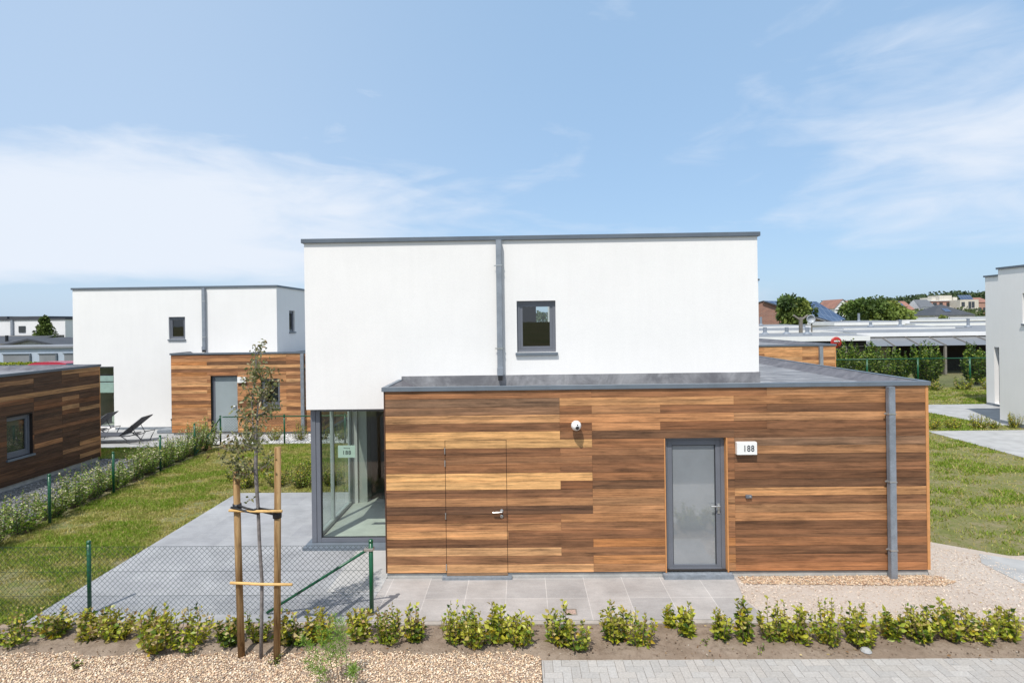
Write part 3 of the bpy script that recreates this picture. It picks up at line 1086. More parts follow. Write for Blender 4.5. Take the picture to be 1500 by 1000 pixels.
# entrance door
dr = MB()
a, b, c, d = DOOR[0] + 0.021, DOOR[1] - 0.023, 0.074, DOOR[3] - 0.002
for (p, q, r_, s_) in ((a, a + 0.05, c, d), (b - 0.06, b, c, d), (a + 0.05, b - 0.06, d - 0.05, d)):
    dr.lbox(FR, p, q, -0.15, -0.085, r_, s_)
fd = dr.build('entrance_door', 'frame', H, bevel=0.003)
lf = MB()
la, lb, lc, ld = a + 0.053, b - 0.063, c + 0.012, d - 0.053
ww = 0.075
lf.lbox(FR, la, la + ww, -0.14, -0.092, lc, ld)
lf.lbox(FR, lb - ww, lb, -0.14, -0.092, lc, ld)
lf.lbox(FR, la + ww, lb - ww, -0.14, -0.092, lc, lc + ww)
lf.lbox(FR, la + ww, lb - ww, -0.14, -0.092, ld - ww, ld)
lf.lbox(FR, la, lb, -0.105, -0.072, lc - 0.008, lc + 0.028)
lf.build('door_leaf', 'frame', fd, bevel=0.003)
gk = MB()
for (p, q, r_, s_) in ((la + ww, la + ww + 0.008, lc + ww, ld - ww), (lb - ww - 0.012, lb - ww, lc + ww, ld - ww), (la + ww, lb - ww, ld - ww - 0.01, ld - ww)):
    gk.lbox(FR, p, q, -0.118, -0.100, r_, s_)
gk.build('gasket', 'frame_dark', fd)
gp = MB()
gp.quad(FR(la + ww - 0.004, -0.115, lc + ww - 0.004), FR(lb - ww + 0.004, -0.115, lc + ww - 0.004), FR(lb - ww + 0.004, -0.115, ld - ww + 0.004), FR(la + ww - 0.004, -0.115, ld - ww + 0.004))
gp.build('pane', 'frosted', fd)
lever(fd, FR, lb - 0.037, -0.092, 1.10, -1)

# roof of the wing
coping_ring(H, 0, WX, 0, 9.0, ZT, mat='coping_light', seams=(2.0, 4.9, 7.2))

# white upper volume
Y1, X0, X1 = 1.207, -1.714, 6.44
ZS, ZW = 2.512, 5.522
FW = frame((0, Y1, 0), (1, 0, 0), (0, -1, 0))
UW = (2.122, 2.822, 3.50, 4.425)
wv = MB()
face_holes(wv, FW, X0, X1, ZS, ZW, [UW], 0.13)
wv.quad((X0, Y1, ZS), (X0, 9.2, ZS), (X0, 9.2, ZW), (X0, Y1, ZW))
wv.quad((X1, Y1, 2.9), (X1, 9.2, 2.9), (X1, 9.2, ZW), (X1, Y1, ZW))
BW = (2.69, 3.13, 4.02, 4.60)
face_holes(wv, frame((0, 9.2, 0), (1, 0, 0), (0, 1, 0)), X0, X1, ZS, ZW, [BW], 0.2)
wv.quad((X0, Y1, ZS), (0, Y1, ZS), (0, 9.2, ZS), (X0, 9.2, ZS))
wv.build('rendered_wall', 'plaster', H, fix=False)
fl = MB()
fl.box(0.03, X1 + 0.012, Y1 - 0.018, Y1 + 0.05, 2.86, 3.098)
fl.box(X1 - 0.05, X1 + 0.014, Y1 - 0.016, 9.2, 2.86, 3.098)
fl.build('flashing', 'membrane', H)
coping_ring(H, X0, X1, Y1, 9.2, ZW, h=0.075, over=0.042, w=0.3, upstand=False, seams=(0.3, 3.3))
rf = MB()
rf.quad((X0, Y1, ZW + 0.01), (X1, Y1, ZW + 0.01), (X1, 9.2, ZW + 0.01), (X0, 9.2, ZW + 0.01))
rf.build('roof', 'membrane', H, fix=False)
window(H, FW, *UW, 0.06, bottom=0.0)
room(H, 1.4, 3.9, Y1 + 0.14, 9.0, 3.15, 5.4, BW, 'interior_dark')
downpipe(H, 1.815, Y1, 3.0, ZW - 0.005, (5.06, 3.58), w=0.10, d=0.085, shoe=True)
downpipe(H, 7.912, 0.0, -0.02, ZT - 0.004, (2.55, 1.50, 0.445), w=0.10, d=0.085)

# ground floor glazing under the overhang
GY = 1.36
gf = MB()
gf.box(-1.69, -1.60, GY - 0.02, GY + 0.08, 0.055, ZS - 0.002)
gf.box(-1.598, -1.52, GY - 0.012, GY + 0.07, 0.055, ZS - 0.002)
gf.box(-1.52, 0.4, GY - 0.012, GY + 0.06, 0.055, 0.135)
gf.box(-1.52, 0.4, GY + 0.0, GY + 0.06, ZS - 0.06, ZS - 0.002)
fgl = gf.build('corner_glazing', 'frame', H, bevel=0.004)
gk = MB()
gk.box(-1.52, -1.507, GY + 0.004, GY + 0.05, 0.135, ZS - 0.06)
gk.box(-1.507, 0.4, GY + 0.004, GY + 0.05, 0.135, 0.142)
gk.build('gasket', 'frame_dark', fgl)
gp = MB()
gp.quad((-1.51, GY + 0.02, 0.13), (0.4, GY + 0.02, 0.13), (0.4, GY + 0.02, ZS - 0.05), (-1.51, GY + 0.02, ZS - 0.05))
gp.build('pane', 'glass', fgl)
# glazed side, panes between mullions
sg = MB()
ms = (GY + 0.09, 2.35, 3.50)
for i, y_ in enumerate(ms):
    if i:
        sg.box(-1.68, -1.61, y_ - 0.028, y_ + 0.028, 0.06, ZS - 0.002)
for (p, q) in zip(ms, ms[1:]):
    p_ = p if p == ms[0] else p + 0.028
    sg.box(-1.685, -1.605, p_, q - 0.028, 0.06, 0.13)
    sg.box(-1.685, -1.605, p_, q - 0.028, ZS - 0.07, ZS - 0.002)
    if p > 2:
        for e in (q - 0.10,):
            sg.box(-1.665, -1.625, e, e + 0.025, 0.13, ZS - 0.07)
sgo = sg.build('sliding_glazing', simple("pale_grey_frame", (0.42, 0.45, 0.44), 0.4), H, bevel=0.003)
for (p, q) in zip(ms, ms[1:]):
    gp = MB()
    gp.quad((-1.645, p, 0.13), (-1.645, q, 0.13), (-1.645, q, ZS - 0.07), (-1.645, p, ZS - 0.07))
    gp.build('pane', 'glass', sgo)
gs = MB()
gs.box(-1.78, 0.02, 1.10, GY + 0.0, -0.02, 0.052)
gs.box(-1.78, -1.60, GY + 0.0, 3.6, -0.02, 0.052)
gs.build('glazing_sill', 'coping_light', H, bevel=0.006)
lw = MB()
lw.box(-1.70, -1.50, 3.542, 9.1, -0.03, ZS - 0.001)
lw.build('lower_wall', 'plaster', H)
ri = MB()
ri.quad((-1.6, GY + 0.06, 0.05), (8.4, GY + 0.06, 0.05), (8.4, 8.9, 0.05), (-1.6, 8.9, 0.05))
ri.build('floor', 'interior_floor', H, fix=False)
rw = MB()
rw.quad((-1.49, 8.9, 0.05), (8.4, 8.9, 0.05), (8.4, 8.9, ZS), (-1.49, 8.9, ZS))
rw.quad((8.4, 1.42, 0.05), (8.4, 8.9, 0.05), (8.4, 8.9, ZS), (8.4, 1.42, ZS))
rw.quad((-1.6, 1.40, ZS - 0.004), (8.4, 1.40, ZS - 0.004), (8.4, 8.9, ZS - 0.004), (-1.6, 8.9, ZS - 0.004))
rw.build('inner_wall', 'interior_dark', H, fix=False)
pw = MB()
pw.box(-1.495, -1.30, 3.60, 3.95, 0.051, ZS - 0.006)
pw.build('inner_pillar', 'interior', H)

# fittings on the facade: things of their own
s1 = thing('house_number_sign', 'white number plate reading 188 on the timber wall right of the grey entrance door', 'sign', (5.69, 0, 2.03))
m = MB()
m.box(5.535, 5.845, -0.075, -0.002, 1.935, 2.13)
m.build('plate', 'white', s1, bevel=0.004)
text_mesh('number', '188', 0.135, (5.715, -0.0765, 2.03), (R(90), 0, 0), 'textgrey', s1, 0.80)
l1 = thing('wall_lamp', 'round white bulkhead lamp on the timber wall between the storage door and the entrance', 'lamp', (3.034, 0, 2.43))
m = MB()
m.lathe((3.034, 0.002, 2.43), [(0.045, 0.0), (0.05, 0.03), (0.045, 0.05)], 20, 'Y')
m.tube([(3.034, -0.03, 2.43), (3.034, -0.07, 2.427)], 0.03, 12)
m.build('base', 'white', l1, smooth=True)
m = MB()
prof = [(0.078 * math.sin(math.pi * i / 12) + 0.001, -0.078 * math.cos(math.pi * i / 12)) for i in range(13)]
m.lathe((3.034, -0.105, 2.425), prof, 24, 'Y')
m.build('globe', 'white', l1, smooth=True)
m = MB()
m.lathe((3.045, -0.176, 2.402), [(0.0295, 0.0), (0.026, 0.010), (0.014, 0.014)], 16, 'Y')
m.box(3.036, 3.056, -0.186, -0.172, 2.443, 2.458)
m.build('sensor_eye', 'black', l1)
b1 = thing('doorbell', 'small dark doorbell button on the timber wall below the 188 number plate', 'doorbell', (5.725, 0, 1.27))
m = MB()
m.box(5.68, 5.775, -0.035, -0.001, 1.245, 1.295)
m.build('case', 'frame', b1, bevel=0.005)
m = MB()
m.lathe((5.745, -0.035, 1.27), [(0.014, 0.0), (0.013, 0.004), (0.009, 0.006)], 14, 'Y')
m.build('button', 'steel', b1)
p1 = thing('paper_notice', 'pale green paper notice reading 188 taped inside the corner glazing', 'notice', (-1.045, GY + 0.03, 1.7))
m = MB()
m.box(-1.205, -0.885, GY + 0.024, GY + 0.0255, 1.597, 1.822)
m.build('sheet', 'paper', p1)
text_mesh('number', '188', 0.105, (-1.045, GY + 0.0225, 1.685), (R(90), 0, 0), 'textgrey', p1, 0.95, 0.0006)
text_mesh('caption', 'Woning', 0.03, (-1.045, GY + 0.0225, 1.772), (R(90), 0, 0), 'textgrey', p1, 1.1, 0.0006)

# ------------------------------------------------------------------ neighbouring houses
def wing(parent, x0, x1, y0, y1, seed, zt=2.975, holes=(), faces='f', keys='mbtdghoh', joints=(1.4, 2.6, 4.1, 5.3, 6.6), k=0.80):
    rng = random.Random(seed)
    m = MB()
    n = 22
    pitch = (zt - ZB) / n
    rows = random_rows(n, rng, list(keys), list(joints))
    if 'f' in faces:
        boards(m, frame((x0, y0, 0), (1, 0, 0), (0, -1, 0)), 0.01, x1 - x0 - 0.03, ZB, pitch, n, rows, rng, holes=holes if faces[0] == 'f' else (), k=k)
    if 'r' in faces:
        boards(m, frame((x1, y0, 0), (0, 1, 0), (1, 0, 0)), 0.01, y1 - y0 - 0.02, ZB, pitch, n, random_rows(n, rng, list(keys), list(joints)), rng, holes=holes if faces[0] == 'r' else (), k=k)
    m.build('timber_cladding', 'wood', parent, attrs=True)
    q = MB()
    if faces[0] == 'f':
        face_holes(q, frame((x0, y0 + 0.01, 0), (1, 0, 0), (0, -1, 0)), 0.003, x1 - x0 - 0.003, ZB, zt, [(h[0], h[1], max(h[2], ZB), h[3]) for h in holes], 0.16)
        q.quad((x1 - 0.01, y0 + .01, ZB), (x1 - 0.01, y1, ZB), (x1 - 0.01, y1, zt), (x1 - 0.01, y0 + .01, zt))
    else:
        face_holes(q, frame((x1 - 0.01, y0, 0), (0, 1, 0), (1, 0, 0)), 0.003, y1 - y0 - 0.003, ZB, zt, [(h[0], h[1], max(h[2], ZB), h[3]) for h in holes], 0.16)
        q.quad((x0, y0 + 0.01, ZB), (x1 - .01, y0 + 0.01, ZB), (x1 - .01, y0 + 0.01, zt), (x0, y0 + 0.01, zt))
    q.quad((x0 + 0.01, y0 + .01, ZB), (x0 + 0.01, y1, ZB), (x0 + 0.01, y1, zt), (x0 + 0.01, y0 + .01, zt))
    q.quad((x0 + .01, y1 - 0.01, ZB), (x1 - .01, y1 - 0.01, ZB), (x1 - .01, y1 - 0.01, zt), (x0 + .01, y1 - 0.01, zt))
    q.build('wall_membrane', 'dark', parent, fix=False)
    t_ = MB()
    if faces[0] == 'r':
        t_.box(x1 - 0.02, x1 + 0.003, y1 - 0.02, y1 + 0.002, ZB, zt)
    else:
        t_.box(x1 - 0.028, x1 + 0.003, y0 - 0.003, y0 + 0.02, ZB, zt)
    t_.build('corner_trim', 'trimwood', parent)
    p_ = MB()
    p_.box(x0 + 0.05, x1 - 0.05, y0 + 0.05, y1 - 0.05, -0.03, ZB - 0.004)
    p_.build('plinth', 'plinth', parent)
    coping_ring(parent, x0, x1, y0, y1, zt, mat='coping')
    return pitch


def simple_door(parent, fr, u0, u1, v0, v1, dep):
    m = MB()
    m.lbox(fr, u0, u0 + 0.10, -dep - 0.06, -dep, v0, v1)
    m.lbox(fr, u1 - 0.06, u1, -dep - 0.06, -dep, v0, v1)
    m.lbox(fr, u0 + 0.10, u1 - 0.06, -dep - 0.06, -dep, v1 - 0.06, v1)
    o = m.build('door', 'frame', parent, bevel=0.003)
    m = MB()
    m.lbox(fr, u0 + 0.103, u1 - 0.063, -dep - 0.05, -dep - 0.008, v0 + 0.01, v1 - 0.063)
    m.build('door_leaf', 'doorgrey', o, bevel=0.003)
    lever(o, fr, u1 - 0.13, -dep - 0.008, v0 + 1.0, -1)
    return o


# house 104 on the left
N1 = thing('house', 'white house with door number 104 behind the garden on the left', 'house', (-10, 14, 0))
WY = 11.5
fw = frame((-10.8, WY, 0), (1, 0, 0), (0, -1, 0))
pt = (2.975 - ZB) / 22
zd = ZB + 16 * pt
d104 = (1.48, 2.48, -1, zd)
w104 = (3.36, 4.06, ZB + 7 * pt, ZB + 15 * pt)
wing(N1, -10.8, -5.22, WY, 20, 21, holes=(d104, w104), faces='fr', keys='mtthhobtmd', joints=(1.35, 2.5, 3.2, 4.3), k=0.85)
simple_door(N1, fw, 1.48, 2.48, 0.05, zd, 0.12)
window(N1, fw, *w104, 0.08, bottom=0.06)
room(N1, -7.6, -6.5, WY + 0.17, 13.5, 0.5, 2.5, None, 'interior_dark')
downpipe(N1, -5.86, WY, 0.0, 2.97, (2.45, 1.35), w=0.125, d=0.10)
WY2 = 12.7
f2 = frame((0, WY2, 0), (1, 0, 0), (0, -1, 0))
f3 = frame((-7.35, WY2, 0), (0, 1, 0), (1, 0, 0))
u104 = (-11.63, -10.98, 3.53, 4.405)
g104 = (-15.0, -13.84, 0.12, 2.49)
s104 = (1.15, 1.72, 3.74, 4.62)
m = MB()
face_holes(m, f2, -15.44, -7.35, 0.0, 5.522, [u104, g104], 0.13)
face_holes(m, f3, 0, 8, 2.9, 5.522, [s104], 0.13)
m.quad((-15.44, WY2, 0), (-15.44, WY2 + 8, 0), (-15.44, WY2 + 8, 5.522), (-15.44, WY2, 5.522))
m.quad((-15.44, WY2 + 8, 0), (-7.35, WY2 + 8, 0), (-7.35, WY2 + 8, 5.522), (-15.44, WY2 + 8, 5.522))
m.build('rendered_wall', 'plaster', N1, fix=False)
m = MB()
m.box(-13.8, -10.85, WY2 - 0.012, WY2 + 0.03, -0.02, 0.10)
m.build('plinth', 'bluestone', N1)
coping_ring(N1, -15.44, -7.35, WY2, WY2 + 8, 5.522, h=0.075, over=0.042, w=0.3, upstand=False)
m = MB()
m.quad((-15.4, WY2, 5.53), (-7.4, WY2, 5.53), (-7.4, WY2 + 8, 5.53), (-15.4, WY2 + 8, 5.53))
m.build('roof', 'membrane', N1, fix=False)
window(N1, f2, *u104, 0.06)
window(N1, f3, *s104, 0.06)
window(N1, f2, *g104, 0.07, sill=False, frame_w=0.05, sash=False)
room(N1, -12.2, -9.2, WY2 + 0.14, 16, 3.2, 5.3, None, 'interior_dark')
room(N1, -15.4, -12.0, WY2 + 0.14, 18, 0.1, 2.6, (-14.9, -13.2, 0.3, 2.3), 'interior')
m = MB()
for (z0, z1) in ((1.45, 1.86), (1.90, 2.12)):
    m.box(-14.6, -13.95, WY2 + 0.135, WY2 + 0.14, z0, z1)
m.build('window_film', simple("pale_mint_film", (0.50, 0.62, 0.60), 0.6), N1)
m = MB()
for (z_, x_) in ((0.35, 0.0), (0.42, 0.28)):
    m.lbox(f2, -14.5 + x_, -14.2 + x_, -1.2, -0.7, 0.12, z_ + 0.25)
m.build('armchair', simple("pale_green_upholstery", (0.55, 0.62, 0.55), 0.9), N1, bevel=0.06)
downpipe(N1, -10.19, WY2, 3.0, 5.515, (5.0, 3.6), w=0.12, d=0.09, shoe=True)
s2 = thing('house_number_sign', 'small white number plate reading 104 beside the pale grey door of the left house', 'sign', (-8.13, WY, 2.03))
m = MB()
m.box(-8.285, -7.975, WY - 0.075, WY - 0.002, 1.925, 2.135)
m.build('plate', 'white', s2, bevel=0.004)
text_mesh('number', '104', 0.135, (-8.11, WY - 0.0765, 2.03), (R(90), 0, 0), 'textgrey', s2, 0.78)

# timber wing of the house at the far left
N2 = thing('timber_annex', 'dark shaded timber annex with small window at the left edge beside the chain link fence', 'annex', (-13, 4, 0))
hw = (6.92, 7.66, ZB + 5 * pt, ZB + 13 * pt)
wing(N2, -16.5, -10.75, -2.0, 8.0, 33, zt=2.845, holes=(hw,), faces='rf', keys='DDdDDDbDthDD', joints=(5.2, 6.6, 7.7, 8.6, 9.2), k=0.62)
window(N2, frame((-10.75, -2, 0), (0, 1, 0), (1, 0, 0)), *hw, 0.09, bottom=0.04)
room(N2, -13, -10.93, 3.5, 6.4, 0.5, 2.3, None, 'interior_dark')
m = MB()
m.box(-16.3, -11.6, 5.4, 5.55, 2.78, 2.93)
m.build('roof_kerb', 'coping', N2)

# house straight behind: same type, mostly hidden
N3 = thing('house', 'white house with timber wing hidden behind the nearest house, its corner showing at the right', 'house', (8.5, 15, 0))
BX, BY = 5.38, 12.0
wing(N3, BX, BX + 8.54, BY, BY + 9, 45, faces='fr', keys='hhtobm', joints=(5.0, 5.9, 7.3), k=0.85)
m = MB()
m.box(BX - 1.71, BX + 6.22, BY + 1.2, BY + 9.2, 2.9, 5.522)
m.box(BX - 1.70, BX - 0.01, BY + 1.21, BY + 9.19, 0, 2.9)
m.build('rendered_wall', 'plaster', N3)
coping_ring(N3, BX - 1.71, BX + 6.22, BY + 1.2, BY + 9.2, 5.522, h=0.075, over=0.042, w=0.3, upstand=False)
downpipe(N3, BX + 7.95, BY, 0.0, 2.97, (2.30,), w=0.125, d=0.10)

# house at the right edge
N4 = thing('house', 'white house at the right edge, its shaded side wall and dark window slot showing', 'house', (22, 12, 0))
f5 = frame((20.1, 12.2, 0), (0, -1, 0), (-1, 0, 0))
f6 = frame((23.2, 16.5, 0), (0, -1, 0), (-1, 0, 0))
u5 = (0.985, 1.9, 3.72, 4.80)
u6 = (0.42, 1.9, 0.1, 2.62)
m = MB()
face_holes(m, f5, 0, 12, 0.0, 5.74, [u5], 0.16)
face_holes(m, f6, 0, 4.3, 0.0, 5.74, [u6], 0.28)
m.quad((20.1, 12.2, 0), (28, 12.2, 0), (28, 12.2, 5.74), (20.1, 12.2, 5.74))
m.quad((23.2, 16.5, 0), (30, 16.5, 0), (30, 16.5, 5.74), (23.2, 16.5, 5.74))
m.quad((20.1, 0.2, 0), (28, 0.2, 0), (28, 0.2, 5.74), (20.1, 0.2, 5.74))
m.quad((28, 0.2, 0), (28, 16.5, 0), (28, 16.5, 5.74), (28, 0.2, 5.74))
m.build('rendered_wall', 'plaster', N4, fix=False)
coping_ring(N4, 20.1, 28, 0.2, 12.2, 5.74, h=0.075, over=0.05, w=0.3, upstand=False)
coping_ring(N4, 23.2, 30, 12.3, 16.5, 5.74, h=0.075, over=0.05, w=0.3, upstand=False)
m = MB()
m.quad((20.1, 0.2, 5.75), (28, 0.2, 5.75), (28, 12.2, 5.75), (20.1, 12.2, 5.75))
m.quad((23.2, 12.2, 5.75), (30, 12.2, 5.75), (30, 16.5, 5.75), (23.2, 16.5, 5.75))
m.build('roof', 'membrane', N4, fix=False)
window(N4, f5, *u5, 0.12)
window(N4, f6, *u6, 0.20, frame_w=0.05)
m = MB()
m.lbox(f5, 0.03, 12, 0.004, 0.02, -0.02, 0.13)
m.lbox(f6, 0.03, 4.3, 0.004, 0.02, -0.02, 0.11)
m.build('plinth', 'bluestone', N4)

# ------------------------------------------------------------------ foliage tools
def leaf_arrays(P, D, L, Wd, rng, cup=0.22, droop=0.25):
    n = len(P)
    D = D / (np.linalg.norm(D, axis=1, keepdims=True) + 1e-9)
    Rv = rng.normal(size=(n, 3))
    Rv[:, 2] *= 0.35
    S = np.cross(D, Rv)
    S /= (np.linalg.norm(S, axis=1, keepdims=True) + 1e-9)
    N = np.cross(S, D)
    N *= np.sign(N[:, 2:3] + 1e-6)
    L = L[:, None]
    Wd = Wd[:, None]
    mid = P + D * L * 0.45
    tip = P + D * L + np.array([0, 0, -1.0]) * L * droop * rng.random((n, 1))
    a = mid + S * Wd * 0.5 + N * Wd * cup
    b = mid - S * Wd * 0.5 + N * Wd * cup
    V = np.stack([P, a, tip, b], 1).reshape(-1, 3)
    k = np.arange(n) * 4
    F = np.stack([np.stack([k, k + 1, k + 2], -1), np.stack([k, k + 2, k + 3], -1)], 1).reshape(-1, 3)
    return V, F


def pick(rng, n, pal, w, jit=0.18):
    pal = np.array(pal)
    i = rng.choice(len(pal), n, p=np.array(w) / sum(w))
    return pal[i] * (1 + rng.uniform(-jit, jit, (n, 1)))


YG = [rgb(206, 204, 66, 0.75), rgb(164, 178, 56, 0.75), rgb(118, 146, 50, 0.72), rgb(74, 102, 38, 0.66), rgb(222, 200, 130, 0.6), rgb(228, 196, 60, 0.6)]
YW = [4.6, 4.6, 3.2, 1.6, 1.0, 0.8]


def shrub(name, x, y, w, h, label, seed, cat='shrub', group=None, leafL=0.085, nper=21, pal=YG, wts=YW, z=0.0, dens=1.0, tip_pal=None, mat='leaf'):
    rng = np.random.default_rng(seed)
    o = thing(name, label, cat, (x, y, z), group)
    ns = max(5, int(13 * dens * (w / 0.35)))
    sb = MB()
    Ps, Ds, T = [], [], []
    for i in range(ns):
        a = rng.uniform(0, 2 * math.pi)
        rr = (w / 2) * math.sqrt(rng.random()) * 0.95
        hh = h * rng.uniform(0.55, 1.06) * (1 - 0.35 * (rr / (w / 2)) ** 2)
        b0 = np.array([x + 0.25 * rr * math.cos(a), y + 0.25 * rr * math.sin(a), z - 0.02])
        top = np.array([x + rr * math.cos(a), y + rr * math.sin(a) * 0.85, z + hh])
        mid = (b0 + top) / 2 + np.array([rr * .25 * math.cos(a), rr * .25 * math.sin(a), 0]) + rng.normal(size=3) * 0.02
        sb.tube([b0, mid, top], [0.006, 0.0045, 0.002], 4)
        for q in range(nper):
            s_ = 0.10 + 0.90 * (q + rng.random() * 0.8) / nper
            p = (1 - s_) ** 2 * b0 + 2 * s_ * (1 - s_) * mid + s_ ** 2 * top
            an = q * 2.4 + rng.uniform(-0.5, 0.5)
            Ps.append(p + rng.normal(size=3) * 0.008)
            Ds.append([math.cos(an), math.sin(an), rng.uniform(0.05, 0.9) if s_ < 0.85 else rng.uniform(0.5, 1.6)])
            T.append(s_)
    P, D, T = np.array(Ps), np.array(Ds), np.array(T)
    n = len(P)
    L = leafL * rng.uniform(0.6, 1.25, n) * (1.1 - 0.35 * T)
    V, F = leaf_arrays(P, D, L, L * rng.uniform(0.48, 0.66, n), rng)
    c = pick(rng, n, pal, wts)
    if tip_pal is not None:
        ti = rng.random(n) < np.clip((T - 0.45) * 1.4, 0, 0.7 if mat == 'leaf' and leafL > 0.072 else 0.36)
        c[ti] = pick(rng, ti.sum(), tip_pal[0], tip_pal[1])
    tri_obj('foliage', V, F, np.repeat(c, 2, 0), mat, o)
    sb.build('stems', 'stem', o)
    return o


BED = [(-4.39, -1.64, 0.61, 0.42), (-3.98, -1.55, 0.40, 0.35), (-3.48, -1.56, 0.40, 0.35), (-3.12, -1.65, 0.39, 0.42), (-2.44, -1.85, 0.55, 0.51), (-2.06, -1.80, 0.51, 0.47),
       (-1.58, -1.78, 0.26, 0.38), (-1.22, -1.70, 0.30, 0.48), (-0.88, -1.72, 0.26, 0.39), (-0.69, -1.75, 0.28, 0.26), (-0.42, -1.70, 0.39, 0.45), (0.09, -1.63, 0.35, 0.41),
       (0.42, -1.76, 0.40, 0.49), (0.77, -1.71, 0.24, 0.44), (1.30, -1.76, 0.30, 0.51), (1.54, -1.80, 0.40, 0.47), (1.83, -1.72, 0.32, 0.52), (2.13, -1.77, 0.39, 0.36),
       (2.61, -1.78, 0.36, 0.55), (2.82, -1.90, 0.30, 0.38), (3.33, -1.69, 0.36, 0.50), (3.62, -1.86, 0.36, 0.51), (4.10, -1.42, 0.18, 0.30), (4.27, -1.64, 0.22, 0.40),
       (4.68, -1.71, 0.30, 0.42), (4.93, -1.75, 0.26, 0.56), (5.32, -1.75, 0.40, 0.54), (5.60, -1.75, 0.39, 0.52), (5.96, -1.80, 0.40, 0.56), (6.31, -1.84, 0.40, 0.52),
       (6.80, -1.73, 0.30, 0.40), (7.16, -1.71, 0.46, 0.46), (7.53, -1.71, 0.46, 0.44), (7.84, -1.77, 0.43, 0.42), (8.21, -1.73, 0.38, 0.42)]
BEDL = ['broad yellow-topped shrub at the left end of the front bed before the lawn',
        'small pale-tipped shrub in the front bed where lawn meets grey terrace corner',
        'small shrub at the foot of the front fence post nearest the lawn, on its left',
        'bushy shrub just right of the green fence post nearest the lawn',
        'large broad shrub between lawn side fence post and tree stakes, left of a pair',
        'large shrub nearest the left tree stake but one, right of a broad pair',
        'narrow dark green shrub just left of the left tree stake',
        'shrub between the two tree stakes behind the thin trunk',
        'slim shrub just right of the right tree stake',
        'low dark shrub right of the right tree stake before the brace foot',
        'bright yellow shrub under the slanting green fence brace',
        'shrub at the foot of the green fence end post on its left side',
        'full shrub just right of the green fence end post behind the feathery weed',
        'small thin shrub alone in bare soil left of the storage door',
        'shrub with drooping lower leaves below the left edge of the storage door',
        'dense shrub below the middle of the storage door',
        'tall upright shrub below the handle of the storage door',
        'low spreading shrub below the right edge of the storage door',
        'tall dense shrub below the left of the round wall lamp near the small drain cover',
        'low shrub leaning on the tall one below the wall lamp, nearest the pavers',
        'rounded shrub below the plain boards between wall lamp and entrance door',
        'shrub sprawling toward the pavers below the left edge of the entrance door',
        'tiny sprig of a shrub below the entrance door step, close to the walkway',
        'thin sparse shrub below the middle of the entrance door',
        'short shrub of a close pair below the 188 plate, left one',
        'tall slim shrub of a close pair below the 188 plate, right one',
        'full shrub where the walkway ends and gravel begins, left of two touching',
        'full shrub before the gravel, right of two touching shrubs',
        'tall shrub in the bed left of the wing downpipe by about a metre',
        'shrub leaning right in the bed just left of the wing downpipe foot',
        'small shrub in the bed directly below the wing downpipe',
        'wide shrub in the bed below the right corner of the timber wing',
        'wide shrub just right of the timber wing corner in the front bed',
        'shrub second from the right end of the front bed',
        'shrub at the right end of the front bed before the bare gravel']
for i, ((x, y, w, h), lb) in enumerate(zip(BED, BEDL)):
    tp = ([rgb(226, 206, 150, 0.62), rgb(205, 170, 120, 0.6), rgb(214, 208, 90, 0.62)], [2, 1, 2]) if i < 14 else ([rgb(206, 206, 80, 0.62), rgb(225, 205, 120, 0.62)], [3, 1])
    wts = [0.5, 1.5, 3, 4, 0.3, 0.2] if i in (6, 9) else ([6, 3, 2, 1, 1, 3] if i == 10 else [YW[q] * (0.55 + 0.9 * ((i * 7 + q * 5) % 6) / 5) for q in range(6)])
    shrub('shrub', x, y, w * (1.25 if i < 20 else 1.08), h * 1.04, lb, 100 + i, group='shrubs in the front soil bed', tip_pal=tp, wts=wts, dens=(0.85 + 0.5 * ((i * 29) % 11) / 10) * (1.0 if w > 0.25 else 1.25), leafL=0.068 + 0.030 * ((i * 17) % 7) / 6, nper=18 + (i * 13) % 9)

# small weeds in the bed and gravel
for i, (x, y, lb) in enumerate([(5.05, -1.97, 'small green weed at the paver edge below the 188 plate'),
                                (4.45, -1.80, 'tiny weed in bare soil below the entrance door'),
                                (-4.75, -2.25, 'small dark weed in the gravel at the left edge of the picture'),
                                (-3.2, -2.2, 'sparse weed in the gravel left of the first large bed shrub'),
                                (-0.82, -2.12, 'tiny weed in gravel at the foot of the right tree stake')]):
    shrub('weed', x, y, 0.16, 0.11, lb, 300 + i, 'weed', leafL=0.04, nper=8, dens=0.9, pal=YG[1:4], wts=[1, 2, 2])

# feathery weed in the gravel (its foot is just under the picture)
fwd = thing('feathery_weed', 'feathery bright green weed growing out of the gravel in front of the fence end post', 'weed', (0.12, -2.62, -0.02))
rng = np.random.default_rng(77)
P, D, L = [], [], []
sb = MB()
for (bx, by, tx, tz, ty) in [(0.16, -2.62, 0.02, 0.78, -2.5), (0.10, -2.62, -0.16, 0.68, -2.55), (0.20, -2.6, 0.10, 0.72, -2.5), (0.06, -2.6, -0.34, 0.50, -2.5), (0.12, -2.65, -0.28, 0.32, -2.62), (0.2, -2.62, 0.28, 0.26, -2.6), (0.12, -2.6, -0.08, 0.6, -2.45)]:
    b0, t0 = np.array([bx, by, -0.02]), np.array([tx, ty, tz])
    md = (b0 + t0) / 2 + np.array([0.03, 0, 0.04])
    sb.tube([b0, md, t0], [0.004, 0.003, 0.0015], 5)
    for q in range(190):
        s_ = 0.40 + 0.58 * rng.random()
        p = (1 - s_) ** 2 * b0 + 2 * s_ * (1 - s_) * md + s_ ** 2 * t0
        P.append(p + rng.normal(size=3) * 0.012 * (1.3 - s_) * 3)
        D.append(rng.normal(size=3) * 0.6 + np.array([0, 0, 0.9]))
        L.append(rng.uniform(0.05, 0.10))
P, D, L = np.array(P), np.array(D), np.array(L)
